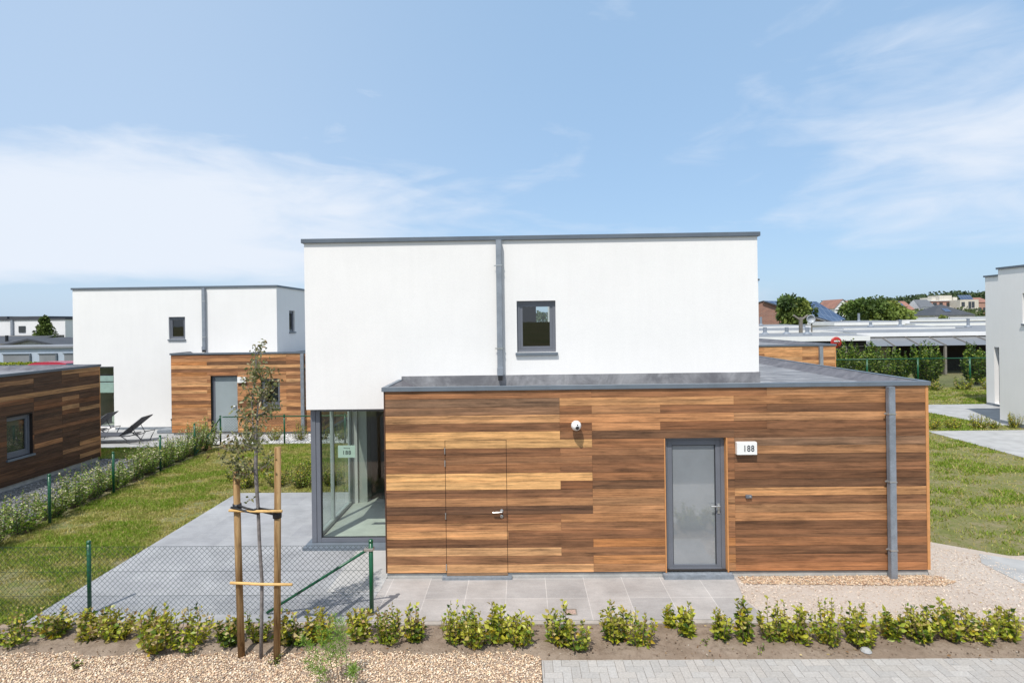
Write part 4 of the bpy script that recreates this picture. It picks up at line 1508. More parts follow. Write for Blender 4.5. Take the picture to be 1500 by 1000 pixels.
V, F = leaf_arrays(P, D, L, np.full(len(L), 0.0056), rng)
tri_obj('foliage', V, F, np.repeat(pick(rng, len(L), [rgb(140, 180, 70, .9), rgb(110, 150, 58, .9), rgb(170, 200, 96, .9)], [2, 2, 1]), 2, 0), 'leaf', fwd)
sb.build('stems', 'stem', fwd)

# ------------------------------------------------------------------ fences
def chain_link(fence, p0, p1, z0, z1, pitch=0.075, r=0.0021, hw=(0.97, 0.62, 0.28)):
    p0, p1 = Vector((*p0, 0)), Vector((*p1, 0))
    Lg = (p1 - p0).length
    d = (p1 - p0) / Lg
    nrm = Vector((-d.y, d.x, 0))
    hh = z1 - z0
    Vs, Fs = [], []

    def wire(a, b, off):
        k = len(Vs)
        ax = (b - a).normalized()
        s_ = ax.cross(nrm).normalized()
        o_ = nrm * off
        for q in (a + o_, b + o_):
            for (i, j) in ((1, 0), (0, 1), (-1, 0), (0, -1)):
                Vs.append(tuple(q + s_ * r * i + nrm * r * j))
        for j in range(4):
            Fs.append((k + j, k + (j + 1) % 4, k + 4 + (j + 1) % 4, k + 4 + j))
    n = int((Lg + hh) / pitch) + 1
    for i in range(n):
        s0 = -hh + i * pitch
        # rising
        a, b = s0, s0 + hh
        za, zb = z0, z1
        if a < 0:
            za, a = z0 - a, 0.0
        if b > Lg:
            zb, b = z1 - (b - Lg), Lg
        if b > a + 0.01:
            wire(p0 + d * a + Vector((0, 0, za)), p0 + d * b + Vector((0, 0, zb)), 0.0016)
            # falling, mirrored
            wire(p0 + d * a + Vector((0, 0, z0 + z1 - za)), p0 + d * b + Vector((0, 0, z0 + z1 - zb)), -0.0016)
    o = tri_obj('wire_mesh', np.array(Vs), np.array(Fs), np.ones((len(Fs), 3)), 'wire', fence)
    t_ = MB()
    for z_ in hw:
        t_.tube([p0 + nrm * 0.004 + Vector((0, 0, z_)), p1 + nrm * 0.004 + Vector((0, 0, z_))], 0.0022, 4)
    t_.build('tension_wire', 'wire', fence)
    return o


def fpost(fence, x, y, h, r=0.022):
    m = MB()
    m.tube([(x, y, -0.05), (x, y, h)], r, 14)
    o = m.build('post', 'green', fence)
    for p in o.data.polygons:
        p.use_smooth = len(p.vertices) == 4
    m = MB()
    m.lathe((x, y, h - 0.03), [(r + 0.003, 0), (r + 0.003, 0.032), (r - 0.006, 0.042)], 14)
    m.build('cap', 'green', o)
    return o


FA = thing('chain_link_fence', 'low green chain link fence in front of the grey terrace', 'fence', (-2, -1.0, 0))
chain_link(FA, (-9.5, -1.02), (0.04, -1.06), 0.02, 0.97)
fpost(FA, -3.97, -1.0, 1.03, 0.026)
fpost(FA, -7.8, -1.0, 1.03, 0.026)
fpost(FA, 0.06, -1.06, 1.04, 0.03)
m = MB()
m.tube([(0.04, -1.06, 0.93), (-1.42, -1.04, 0.03)], 0.019, 12)
m.build('brace', 'green', FA, smooth=True)
m = MB()
m.box(-0.03, 0.10, -1.10, -1.02, 0.90, 0.94)
m.build('clamp', 'steel', FA, bevel=0.005)

FB = thing('chain_link_fence', 'green chain link fence along the left lawn edge beside the dark timber annex', 'fence', (-7.9, 4, 0))
lf_posts = [(-7.50, 0.62), (-7.68, 2.62), (-7.80, 4.58), (-7.94, 6.54), (-8.02, 8.30), (-8.0, 9.74)]
chain_link(FB, (-7.35, -1.0), (-7.80, 4.58), 0.02, 0.95, 0.08, 0.0016)
chain_link(FB, (-7.80, 4.58), (-8.0, 9.74), 0.02, 0.95, 0.09, 0.0016)
for (x, y) in lf_posts:
    fpost(FB, x, y, 1.0, 0.028)
m = MB()
m.tube([(-8.0, 9.72, 0.92), (-8.02, 8.34, 0.05)], 0.02, 10)
m.build('brace', 'green', FB, smooth=True)

FC = thing('chain_link_fence', 'green chain link fence with top rail before the house numbered 104', 'fence', (-5, 9.8, 0))
chain_link(FC, (-7.9, 9.8), (-1.2, 9.86), 0.02, 0.93, 0.09, 0.0016)
for x in (-5.87, -3.8, -1.8):
    fpost(FC, x, 9.84, 1.0, 0.028)
m = MB()
m.tube([(-7.95, 9.79, 0.95), (-1.2, 9.85, 0.95)], 0.018, 8)
m.build('top_rail', 'green', FC, smooth=True)

FD = thing('chain_link_fence', 'tall dark green fence far back on the right in front of the leafy hedge', 'fence', (25, 22.5, 0))
chain_link(FD, (17.5, 22.5), (33.5, 22.5), 0.05, 1.62, 0.12, 0.0022, hw=(1.6, 0.9, 0.1))
for x in (18.9, 21.6, 24.42, 27.3, 30.1, 33.0):
    fpost(FD, x, 22.5, 1.68, 0.045)
m = MB()
m.tube([(17.5, 22.5, 1.64), (33.5, 22.5, 1.64)], 0.028, 8)
m.build('top_rail', 'green', FD, smooth=True)

# ------------------------------------------------------------------ young tree with its support
SP = thing('tree_support', 'two round timber stakes with crossbars and black strap holding the young tree', 'tree support', (-1.07, -1.99, 0))
for pts, r in (([(-1.31, -1.96, -0.1), (-1.325, -1.975, 1.2), (-1.335, -1.98, 2.27)], [0.041, 0.040, 0.039]), ([(-0.84, -2.03, -0.1), (-0.825, -2.01, 1.2), (-0.812, -1.99, 2.56)], [0.041, 0.040, 0.039])):
    m = MB()
    m.tube(pts, r, 16)
    o = m.build('stake', 'stake', SP)
    for p in o.data.polygons:
        p.use_smooth = len(p.vertices) == 4
for (xa, xb, z, ya, yb) in ((-1.40, -0.735, 1.80, -2.035, -2.07), (-1.40, -0.62, 0.915, -2.03, -2.08)):
    m = MB()
    m.tube([(xa, ya, z + 0.005), ((xa + xb) / 2, (ya + yb) / 2, z - 0.003), (xb, yb, z + 0.003)], 0.017, 10)
    m.build('crossbar', 'bar', SP, smooth=True)
m = MB()
for (a, b) in (((-1.38, 1.84), (-1.03, 1.765)), ((-1.30, 1.865), (-1.05, 1.80)), ((-1.09, 1.815), (-0.79, 1.745)), ((-1.03, 1.825), (-0.78, 1.80))):
    m.tube([(a[0], -2.03, a[1]), ((a[0] + b[0]) / 2, -2.055, (a[1] + b[1]) / 2 + 0.004), (b[0], -2.05, b[1])], 0.013, 8)
m.lathe((-0.823, -2.005, 1.70), [(0.05, 0), (0.052, 0.03), (0.05, 0.07)], 16)
m.lathe((-1.331, -1.978, 1.80), [(0.05, 0), (0.052, 0.03), (0.05, 0.07)], 16)
m.lathe((-1.055, -2.01, 1.77), [(0.024, 0), (0.026, 0.03), (0.024, 0.06)], 12)
m.build('strap', 'black', SP, smooth=True)

TR = thing('young_tree', 'slender young tree with sparse grey-green leaves tied between two stakes in the front bed', 'tree', (-1.05, -2.0, 0))
m = MB()
trunk = [(-1.05, -2.0, -0.05), (-1.035, -2.0, 0.5), (-1.025, -2.0, 0.93), (-1.045, -2.01, 1.4), (-1.055, -2.01, 1.81), (-1.085, -2.0, 2.27), (-1.07, -2.0, 2.69), (-1.06, -1.99, 2.95), (-1.052, -1.98, 3.10)]
m.tube(trunk, [0.022, 0.021, 0.02, 0.02, 0.02, 0.024, 0.017, 0.012, 0.007], 10)
m.build('trunk', 'bark', TR, smooth=True)
CLUS = [(-1.084, 3.794), (-0.951, 3.675), (-1.104, 3.62), (-0.92, 3.50), (-1.055, 3.50), (-0.88, 3.37), (-1.108, 3.34), (-0.991, 3.26), (-0.85, 3.42), (-1.196, 3.041), (-1.09, 3.42),
        (-1.029, 2.939), (-1.305, 3.04), (-1.283, 2.858), (-1.37, 2.72), (-1.201, 2.75), (-0.965, 2.687), (-1.288, 2.60), (-1.392, 2.40), (-1.5, 2.458), (-1.334, 2.25), (-0.90, 3.0), (-1.14, 3.2), (-0.80, 3.12), (-1.42, 2.58), (-1.23, 2.48), (-0.86, 2.45), (-1.55, 2.62)]
rng = np.random.default_rng(9)
m = MB()
lead = [(-1.075, -2.0, 2.55), (-1.12, -1.98, 2.85), (-1.135, -1.97, 3.10), (-1.09, -1.97, 3.42), (-1.078, -1.97, 3.72), (-1.082, -1.97, 3.82)]
m.tube(lead, [0.012, 0.011, 0.01, 0.008, 0.005, 0.003], 8)
P, D, L = [], [], []
stemline = [np.array(p) for p in trunk[5:]] + [np.array(p) for p in lead]
for (cx_, cz_) in CLUS:
    c0 = np.array([cx_, -2.0 + rng.uniform(-0.22, 0.22), cz_])
    cand = [p for p in stemline if p[2] < cz_ + 0.02] or stemline[:1]
    s0 = min(cand, key=lambda p: np.linalg.norm(p - c0 + np.array([0, 0, 0.15])))
    md = (s0 + c0) / 2 + np.array([0, 0, -0.03])
    m.tube([s0, md, c0], [0.006, 0.0045, 0.002], 5)
    for q in range(50):
        s_ = rng.uniform(0.30, 1.0)
        p = (1 - s_) ** 2 * s0 + 2 * s_ * (1 - s_) * md + s_ ** 2 * c0 + rng.normal(size=3) * 0.045
        P.append(p)
        D.append(rng.normal(size=3) + np.array([0, 0, 0.15]))
        L.append(rng.uniform(0.038, 0.068))
for q in range(7):
    P.append(np.array([-1.125, -2.03, 1.93]) + rng.normal(size=3) * 0.025)
    D.append(rng.normal(size=3))
    L.append(0.055)
m.tube([(-1.06, -2.01, 1.97), (-1.12, -2.03, 1.94)], 0.003, 4)
m.build('branches', 'bark', TR, smooth=True)
P, D, L = np.array(P), np.array(D), np.array(L)
V, F = leaf_arrays(P, D, L, L * 0.5, rng)
tri_obj('foliage', V, F, np.repeat(pick(rng, len(L), [rgb(126, 130, 82, .8), rgb(98, 106, 62, .75), rgb(164, 160, 114, .8), rgb(186, 174, 138, .8), rgb(140, 114, 76, .75)], [4, 3, 3, 1.5, 1]), 2, 0), 'leaf', TR)

# ------------------------------------------------------------------ shrubs round the lawn
HG = [rgb(146, 174, 66, .9), rgb(114, 148, 50, .9), rgb(180, 196, 88, .9), rgb(84, 116, 44, .85)]
CREAM = ([rgb(238, 232, 196, .85), rgb(222, 208, 164, .8), rgb(228, 230, 176, .85)], [3, 2, 3])
LFS = [(-7.65, 0.5, .8, .62), (-7.75, 1.25, .75, .62), (-7.85, 2.05, .8, .66), (-7.98, 2.95, .8, .58), (-8.02, 3.65, .8, .66), (-8.08, 4.25, .75, .70), (-8.12, 5.0, .8, .60),
       (-8.15, 5.75, .8, .66), (-8.2, 6.4, .75, .62), (-8.2, 7.1, .85, .70), (-8.25, 7.8, .85, .78), (-8.25, 8.5, .85, .82), (-8.2, 9.2, .9, .85)]
LFL = ['white-flecked hedge shrub at the lower left picture edge behind the left fence',
       'white-flecked hedge shrub left of the first fence post, under the annex window',
       'tall-tipped hedge shrub just left of the nearest left fence post',
       'low hedge shrub right behind the nearest left fence post',
       'hedge shrub in the middle of the first fence bay by the annex',
       'bushy green hedge shrub left of the second fence post',
       'cream-flecked hedge shrub just behind the second fence post',
       'hedge shrub in the second fence bay, before the shaded lawn strip',
       'cream-flecked hedge shrub left of the third fence post',
       'hedge shrub behind the third fence post, below the sun loungers',
       'pale hedge shrub left of the fourth fence post below the timber of house 104',
       'pale hedge shrub around the slanting brace of the left fence',
       'big pale hedge shrub filling the fence corner below the door of house 104']
for i, ((x, y, w, h), lb) in enumerate(zip(LFS, LFL)):
    shrub('hedge_shrub', x + 0.05, y, w * 1.15, h * (1.15 + 0.35 * ((i * 37) % 10) / 10), lb, 400 + i, 'shrub', 'hedge shrubs along the left fence', leafL=0.07, nper=24, pal=HG, wts=[3, 3, 2, 2], tip_pal=CREAM, dens=1.5)
TBS = [(-5.3, 5.5, .55, .45), (-4.75, 5.0, .75, .55), (-4.0, 5.05, .8, .62), (-3.3, 4.95, .8, .68), (-2.6, 5.1, .8, .6), (-4.9, 6.4, .6, .4), (-3.6, 6.0, .7, .5)]
TBL = ['small shrub in the lawn left of the terrace back corner', 'dense green shrub at the terrace back corner behind the left stake',
       'dark green shrub behind the terrace between the two tree stakes', 'leafy shrub behind the terrace right of the right tree stake',
       'yellowish shrub behind the terrace beside the glazing post', 'sparse low shrub farther back on the lawn beyond the tree trunk',
       'loose yellow-green shrub farther back on the lawn left of the glazing post']
for i, ((x, y, w, h), lb) in enumerate(zip(TBS, TBL)):
    shrub('shrub', x, y, w, h, lb, 450 + i, 'shrub', 'shrubs behind the terrace', leafL=0.06, nper=20, pal=YG, wts=[1.5, 3, 4, 3, 0.8, 0.6], dens=1.3)
NFS = [(-7.3, 10.4, .9, .75), (-6.5, 10.5, .7, .6), (-5.6, 10.5, .7, .7), (-4.8, 10.5, .7, .75), (-4.1, 10.5, .7, .65), (-3.4, 10.5, .7, .7), (-2.7, 10.5, .7, .7)]
NFL = ['pale shrub behind the fence corner under the door of house 104', 'pale shrub in white gravel under the 104 number plate',
       'shrub in white gravel under the small window of house 104', 'shrub in white gravel just left of the middle rail fence post',
       'shrub in white gravel just right of the middle rail fence post', 'shrub in white gravel under the downpipe of house 104',
       'shrub in white gravel partly hidden by the glazing post']
for i, ((x, y, w, h), lb) in enumerate(zip(NFS, NFL)):
    shrub('shrub', x, y, w, h, lb, 480 + i, 'shrub', 'shrubs before house 104', leafL=0.055, nper=18, pal=YG, wts=[2, 3, 3, 2, 1, 0.4], dens=1.0, tip_pal=CREAM if i < 2 else None)
RS = [(16.9, 11.35, .8, .5), (17.6, 11.3, .7, .42), (18.5, 11.25, .8, .55), (19.9, 11.35, .6, .62), (19.1, 11.3, .45, .3)]
RL = ['yellow-flowered low shrub at the timber wing corner on the right lawn', 'low green shrub between the yellow-flowered and the round yellow one on the right strip',
      'round yellow shrub in the grass strip between the two right slabs', 'pale shrub against the corner of the right white house', 'tiny shrub between the round yellow shrub and the right house']
for i, ((x, y, w, h), lb) in enumerate(zip(RS, RL)):
    shrub('shrub', x, y, w, h, lb, 500 + i, 'shrub', 'shrubs by the right house', leafL=0.06, nper=18, dens=1.2, pal=YG, wts=[4, 3, 3, 1.5, .6, 2.0])
# tall hedge bushes behind the far right fence
HB = [(19.6, 24.0, 2.6, 2.45), (21.4, 24.2, 2.4, 2.75), (23.0, 24.0, 2.4, 2.55), (24.6, 24.3, 1.3, 2.3), (26.0, 24.0, 2.0, 2.75), (28.8, 24.0, 1.8, 2.6), (17.6, 24.2, 2.4, 2.3)]
HL = ['tall leafy hedge bush beside the timber wing of the house behind', 'tallest leafy hedge bush left of the first visible fence post', 'broad leafy hedge bush left of the gap in the far hedge',
      'narrow hedge bush in front of the gap by the middle fence post', 'tall leafy hedge bush right of the gap in the far hedge', 'leafy hedge bush beside the right white house', 'hedge bush mostly hidden behind the back house timber wing']
for i, ((x, y, w, h), lb) in enumerate(zip(HB, HL)):
    shrub('hedge_bush', x, y, w, h, lb, 520 + i, 'bush', 'hedge bushes behind the far fence', leafL=0.19, nper=46, dens=0.8, pal=[rgb(150, 180, 60, .55), rgb(110, 146, 46, .55), rgb(70, 104, 36, .55), rgb(190, 205, 90, .55), rgb(50, 78, 30, .55)], wts=[3, 4, 3, 1.5, 1.5])
LB = [(22.9, 21.6, 1.1, .75), (24.6, 21.5, 1.2, .7), (26.2, 21.7, 1.3, .85), (27.6, 21.6, 1.2, .8)]
LL = ['low dry shrub before the far fence beside the timber corner', 'low dry shrub before the far fence at its middle post', 'low yellow-green shrub before the far fence', 'low shrub before the far fence next to the right house']
for i, ((x, y, w, h), lb) in enumerate(zip(LB, LL)):
    shrub('shrub', x, y, w, h, lb, 540 + i, 'shrub', 'low shrubs before the far fence', leafL=0.11, nper=16, dens=0.5, pal=YG, wts=[2, 3, 3, 2, 2, .5])

# ------------------------------------------------------------------ sun loungers, parasol foot
def lounger(label, loc, rz):
    t_ = thing('sun_lounger', label, 'sun lounger', (0, 0, 0), 'sun loungers on the neighbour terrace')
    m = MB()
    for s_ in (-0.31, 0.31):
        m.tube([(-1.0, s_, 0.31), (-0.45, s_, 0.29), (0.45, s_, 0.27), (0.62, s_, 0.28)], 0.018, 8)
        m.tube([(0.25, s_, 0.28), (1.02, s_, 0.90)], 0.016, 8)
    m.tube([(-1.0, -0.31, 0.31), (-1.0, 0.31, 0.31)], 0.018, 8)
    m.tube([(1.02, -0.31, 0.90), (1.02, 0.31, 0.90)], 0.016, 8)
    m.tube([(0.62, -0.31, 0.28), (0.62, 0.31, 0.28)], 0.016, 8)
    m.build('frame', 'lounger_metal', t_, smooth=True)
    m = MB()
    m.add([(-1.0, -0.30, 0.325), (-1.0, 0.30, 0.325), (-0.4, 0.30, 0.295), (-0.4, -0.30, 0.295), (0.26, 0.30, 0.285), (0.26, -0.30, 0.285),
           (-1.0, -0.30, 0.31), (-1.0, 0.30, 0.31), (-0.4, 0.30, 0.28), (-0.4, -0.30, 0.28), (0.26, 0.30, 0.27), (0.26, -0.30, 0.27)],
          [(0, 1, 2, 3), (3, 2, 4, 5), (6, 9, 8, 7), (9, 11, 10, 8), (0, 6, 7, 1), (4, 10, 11, 5), (0, 3, 9, 6), (3, 5, 11, 9), (1, 7, 8, 2), (2, 8, 10, 4)])
    m.build('seat_fabric', 'lounger', t_)
    m = MB()
    m.add([(0.26, -0.30, 0.30), (0.26, 0.30, 0.30), (1.02, 0.30, 0.915), (1.02, -0.30, 0.915), (0.27, -0.30, 0.285), (0.27, 0.30, 0.285), (1.03, 0.30, 0.90), (1.03, -0.30, 0.90)],
          [(0, 1, 2, 3), (7, 6, 5, 4), (0, 4, 5, 1), (1, 5, 6, 2), (2, 6, 7, 3), (3, 7, 4, 0)])
    m.build('backrest', 'lounger', t_)
    for s_ in (-0.31, 0.31):
        for pts in ([(-0.95, s_, 0.31), (-1.05, s_ * 1.03, 0.0), (-0.98, s_ * 1.03, 0.0), (-0.62, s_, 0.24), (-0.42, s_, 0.29)],
                    [(0.30, s_, 0.28), (0.50, s_, 0.14), (0.62, s_ * 1.03, 0.0), (0.92, s_ * 1.03, 0.0), (0.98, s_, 0.14), (1.10, s_, 0.36), (0.72, s_, 0.30)]):
            m = MB()
            m.tube(pts, 0.017, 8)
            m.build('leg', 'lounger_metal', t_, smooth=True)
    m = MB()
    m.tube([(0.62, -0.25, 0.63), (0.80, -0.25, 0.28)], 0.012, 6)
    m.tube([(0.62, 0.25, 0.63), (0.80, 0.25, 0.28)], 0.012, 6)
    m.tube([(0.80, -0.25, 0.28), (0.80, 0.25, 0.28)], 0.012, 6)
    m.build('back_support', 'lounger_metal', t_, smooth=True)
    t_.location = loc
    t_.rotation_euler = (0, 0, rz)
    return t_


lounger('grey sun lounger in full view on the terrace of house 104', (-11.98, 10.35, 0.008), R(4))
lounger('grey sun lounger half hidden behind the timber annex corner', (-13.85, 11.2, 0.008), R(4))
PB = thing('parasol_base', 'dark grey parasol base with short tube beside the timber wall of house 104', 'parasol base', (-11.25, 12.1, 0))
m = MB()
m.box(-11.6, -10.92, 11.85, 12.4, 0.006, 0.13)
m.build('weight', 'bluestone', PB, bevel=0.02)
m = MB()
m.tube([(-11.15, 12.1, 0.12), (-11.15, 12.1, 0.50)], 0.035, 12)
m.lathe((-11.15, 12.1, 0.44), [(0.035, 0), (0.06, 0.03), (0.06, 0.07), (0.035, 0.08)], 14)
m.build('tube', 'lounger_metal', PB, smooth=True)

# small things on the ground
DG = thing('drain_cover', 'small rusty square drain cover let into the walkway tiles', 'drain cover', (2.83, -1.02, 0.006))
m = MB()
for (a, b, c, d) in ((2.74, 2.92, -1.10, -1.085), (2.74, 2.92, -0.955, -0.94), (2.74, 2.755, -1.085, -0.955), (2.905, 2.92, -1.085, -0.955)):
    m.box(a, b, c, d, 0.0, 0.012)
m.build('rim', 'postwood', DG)
m = MB()
m.box(2.757, 2.903, -1.083, -0.957, 0.0, 0.0085)
m.build('lid', 'loose', DG)
PG = MB()
PG.tube([(7.0, -1.95, 0.02), (7.05, -1.95, 0.03)], 0.01, 5)
st = MB()
st.lathe((6.32, -1.97, 0.0), [(0.05, 0.0), (0.065, 0.02), (0.05, 0.045), (0.02, 0.055)], 8)
tag(st.build('stone', 'concrete'), 'pale stone lying in the soil bed near the wing downpipe', 'stone')

# ------------------------------------------------------------------ lawn blades and pebbles
def inside(poly, x, y):
    r = np.zeros(len(x), bool)
    n = len(poly)
    for i in range(n):
        x0, y0 = poly[i]
        x1, y1 = poly[(i + 1) % n]
        c = ((y0 > y) != (y1 > y)) & (x < (x1 - x0) * (y - y0) / (y1 - y0 + 1e-12) + x0)
        r ^= c
    return r


def blades(name, poly, n, seed, hgt, dry, label, excl=()):
    rng = np.random.default_rng(seed)
    pa = np.array(poly)
    x = rng.uniform(pa[:, 0].min(), pa[:, 0].max(), n)
    y = rng.uniform(pa[:, 1].min(), pa[:, 1].max(), n)
    k = inside(poly, x, y)
    for e in excl:
        k &= ~inside(e, x, y)
    d = fbm(x * 0.5, y * 0.8, seed, 3) * 0.38 + fbm(x * 1.9, y * 2.9, seed + 9, 4) * 0.62
    dens = np.clip((0.66 + dry - d) / 0.22, 0.10, 1.0)
    k &= rng.random(n) < dens
    x, y, d = x[k], y[k], d[k]
    n = len(x)
    dist = np.hypot(x - 2.19, y + 8.7)
    h = hgt * rng.uniform(0.5, 1.3, n) * (1.25 - 0.6 * np.clip((d - 0.4) / 0.3, 0, 1))
    w = 0.0035 + 0.00055 * dist
    a = rng.uniform(0, math.pi, n)
    ln = rng.normal(size=(n, 2)) * 0.55
    B = np.stack([x, y, np.full(n, -0.014)], -1)
    S = np.stack([np.cos(a) * w, np.sin(a) * w, np.zeros(n)], -1)
    Tp = B + np.stack([ln[:, 0] * h, ln[:, 1] * h, h], -1)
    V = np.stack([B - S, B + S, Tp], 1).reshape(-1, 3)
    F = np.arange(n * 3).reshape(-1, 3)
    g1, g2, g3 = np.array(rgb(162, 184, 66, .80)), np.array(rgb(116, 146, 46, .80)), np.array(rgb(204, 186, 124, .78))
    f = np.clip((d - 0.42) / 0.2, 0, 1)[:, None]
    q = rng.random((n, 1))
    col = (g1 * q + g2 * (1 - q)) * (1 - f) + g3 * f * 0.85 + g1 * f * 0.15
    dr = (rng.random(n) < 0.16)[:, None]
    col = np.where(dr, g3, col) * rng.uniform(0.75, 1.2, (n, 1))
    o = tri_obj(name, V, F, col, 'grass')
    return tag(o, label, 'grass', kind='stuff')


LL_ = [(-7.75, -1.2), (-4.74, -1.2), (-4.74, 4.52), (-1.75, 4.52), (-1.75, 9.8), (-7.95, 9.8)]
blades('grass', LL_, 300000, 1, 0.045, 0.03, 'patchy mown grass of the lawn between left fence and grey terrace')
RL_ = [(8.75, 2.4), (9.55, 1.30), (9.95, 0.95), (10.4, 0.74), (12.0, 0.65), (16.38, 0.6), (16.38, 10.87), (22, 10.87), (22, 11.73), (19.5, 11.73), (19.2, 14.6), (19.2, 16.6), (30, 16.62), (30, 22.4), (15, 22.4), (8.75, 8)]
blades('grass', RL_, 480000, 2, 0.05, -0.065, 'patchy drying grass of the lawn right of the timber wing')
blades('grass', [(-8.4, 8.1), (-8.5, 9.49), (-14, 9.49), (-14, 8.1)], 26000, 3, 0.045, 0.1, 'short green grass strip before the terrace of house 104')


def pebbles(name, poly, n, seed, s0, s1, pal, w, label, zf=None, fade=None):
    rng = np.random.default_rng(seed)
    pa = np.array(poly)
    x = rng.uniform(pa[:, 0].min(), pa[:, 0].max(), n)
    y = rng.uniform(pa[:, 1].min(), pa[:, 1].max(), n)
    k = inside(poly, x, y)
    if fade is not None:
        k &= rng.random(n) < fade(x, y)
    x, y = x[k], y[k]
    n = len(x)
    phi = (1 + 5 ** 0.5) / 2
    ico = np.array([(-1, phi, 0), (1, phi, 0), (-1, -phi, 0), (1, -phi, 0), (0, -1, phi), (0, 1, phi), (0, -1, -phi), (0, 1, -phi), (phi, 0, -1), (phi, 0, 1), (-phi, 0, -1), (-phi, 0, 1)]) / math.sqrt(1 + phi * phi)
    fc = np.array([(0, 11, 5), (0, 5, 1), (0, 1, 7), (0, 7, 10), (0, 10, 11), (1, 5, 9), (5, 11, 4), (11, 10, 2), (10, 7, 6), (7, 1, 8), (3, 9, 4), (3, 4, 2), (3, 2, 6), (3, 6, 8), (3, 8, 9), (4, 9, 5), (2, 4, 11), (6, 2, 10), (8, 6, 7), (9, 8, 1)])
    s = rng.uniform(s0, s1, n)
    sc3 = np.stack([s, s * rng.uniform(0.6, 1.0, n), s * rng.uniform(0.35, 0.6, n)], -1)
    a = rng.uniform(0, 2 * math.pi, n)
    v = ico[None] * sc3[:, None] * rng.uniform(0.82, 1.15, (n, 12, 1))
    tilt = rng.normal(size=(n, 2)) * 0.3
    zz = v[..., 2] + v[..., 0] * tilt[:, :1] + v[..., 1] * tilt[:, 1:]
    xx = v[..., 0] * np.cos(a)[:, None] - v[..., 1] * np.sin(a)[:, None] + x[:, None]
    yy = v[..., 0] * np.sin(a)[:, None] + v[..., 1] * np.cos(a)[:, None] + y[:, None]
    z0 = np.full(n, -0.02) if zf is None else zf(x, y)
    zz = zz + (z0 + s * 0.25 + rng.uniform(0, 0.008, n))[:, None]
    V = np.stack([xx, yy, zz], -1).reshape(-1, 3)
    F = (fc[None] + (np.arange(n) * 12)[:, None, None]).reshape(-1, 3)
    c = pick(rng, n, pal, w, 0.15)
    o = tri_obj(name, V, F, np.repeat(c, 20, 0), 'pebble')
    return tag(o, label, 'gravel', kind='stuff')


PC = [rgb(248, 230, 206, .84), rgb(234, 206, 176, .80), rgb(214, 180, 148, .78), rgb(188, 150, 122, .78), rgb(242, 216, 180, .82), rgb(170, 158, 144, .78)]
PW = [3, 4, 3, 1.2, 3, 0.6]
pebbles('pebbles', [(-6.5, -2.75), (2.38, -2.75), (2.38, -1.8), (-6.5, -1.7)], 36000, 4, 0.005, 0.0145, PC, PW, 'loose pinkish pebbles in front of the soil bed',
        fade=lambda x, y: np.clip((-1.80 - 0.12 * (vnoise(x * 2.3, y * 0 + 1.0, 8) - .5) - y) / 0.16, 0.015, 1))
pebbles('pebbles', [(5.46, -1.2), (8.6, -1.2), (10.2, -1.2), (10.0, 0.7), (9.4, 1.2), (8.6, 2.4), (8.56, 0.0), (5.52, 0.0), (5.4, -0.6)], 24000, 5, 0.006, 0.013,
        [rgb(244, 230, 214, .84), rgb(234, 216, 198, .84), rgb(216, 194, 175, .84), rgb(192, 168, 149, .84)], [4, 4, 2, 1], 'fine beige pebbles beside the timber wing corner', zf=lambda x, y: np.full(len(x), -0.009),
        fade=lambda x, y: np.clip(0.5 + 1.2 * (fbm(x * 1.2, y * 1.8, 6) - 0.35), 0.1, 1))
pebbles('pebbles', [(5.55, -0.22), (8.5, -0.32), (8.8, -0.2), (8.6, 0.02), (5.55, 0.02)], 5200, 6, 0.008, 0.016, [tuple(q * 0.9 for q in c) for c in PC], [1, 3, 4, 2.5, 2, 0.6], 'coarser tan pebbles along the foot of the timber wing', zf=lambda x, y: np.full(len(x), -0.004))
pebbles('pebbles', [(-7, -2.05), (9, -2.05), (9, -1.33), (-7, -1.33)], 1500, 12, 0.005, 0.013, [rgb(205, 190, 168, .55), rgb(165, 136, 112, .55), rgb(130, 105, 85, .55), rgb(225, 215, 200, .6)], [1, 3, 3, .6], 'small stones and clods strewn over the soil bed', zf=lambda x, y: np.full(len(x), 0.008))
pebbles('pebbles', [(-10.7, -1), (-8.3, -1), (-8.4, 8.0), (-10.7, 8.0)], 6500, 13, 0.014, 0.03, [rgb(165, 167, 172, .6), rgb(135, 137, 143, .6), rgb(195, 195, 194, .6)], [3, 3, 1], 'grey pebbles between the left fence and the timber annex', zf=lambda x, y: np.full(len(x), -0.009))
pebbles('pebbles', [(-8.4, 10.0), (-1.8, 10.0), (-1.8, 11.45), (-8.4, 11.45)], 5200, 14, 0.016, 0.035, [rgb(240, 240, 238, .85), rgb(205, 205, 205, .8), rgb(160, 155, 150, .75)], [4, 2, 1], 'white pebbles in front of house 104', zf=lambda x, y: np.full(len(x), -0.008))

# dead leaves blown over the bed, the walkway and the gravel
rng = np.random.default_rng(31)
n = 170
P = np.stack([rng.uniform(-5, 9, n), -1.7 + rng.normal(size=n) * 0.38, np.full(n, 0.03)], -1)
P[:, 2] = np.where(P[:, 1] > -1.3, 0.012, 0.032)
D = np.stack([rng.normal(size=n), rng.normal(size=n), rng.normal(size=n) * 0.15], -1)
L = rng.uniform(0.025, 0.055, n)
V, F = leaf_arrays(P, D, L, L * 0.55, rng, 0.12, 0.0)
o = tri_obj('leaf_litter', V, F, np.repeat(pick(rng, n, [rgb(190, 150, 96, .8), rgb(150, 110, 66, .8), rgb(214, 190, 130, .8), rgb(120, 92, 62, .8)], [3, 2, 2, 2]), 2, 0), 'leaf')
tag(o, 'small dead leaves blown over the soil bed and walkway edge', 'leaf litter', kind='stuff')

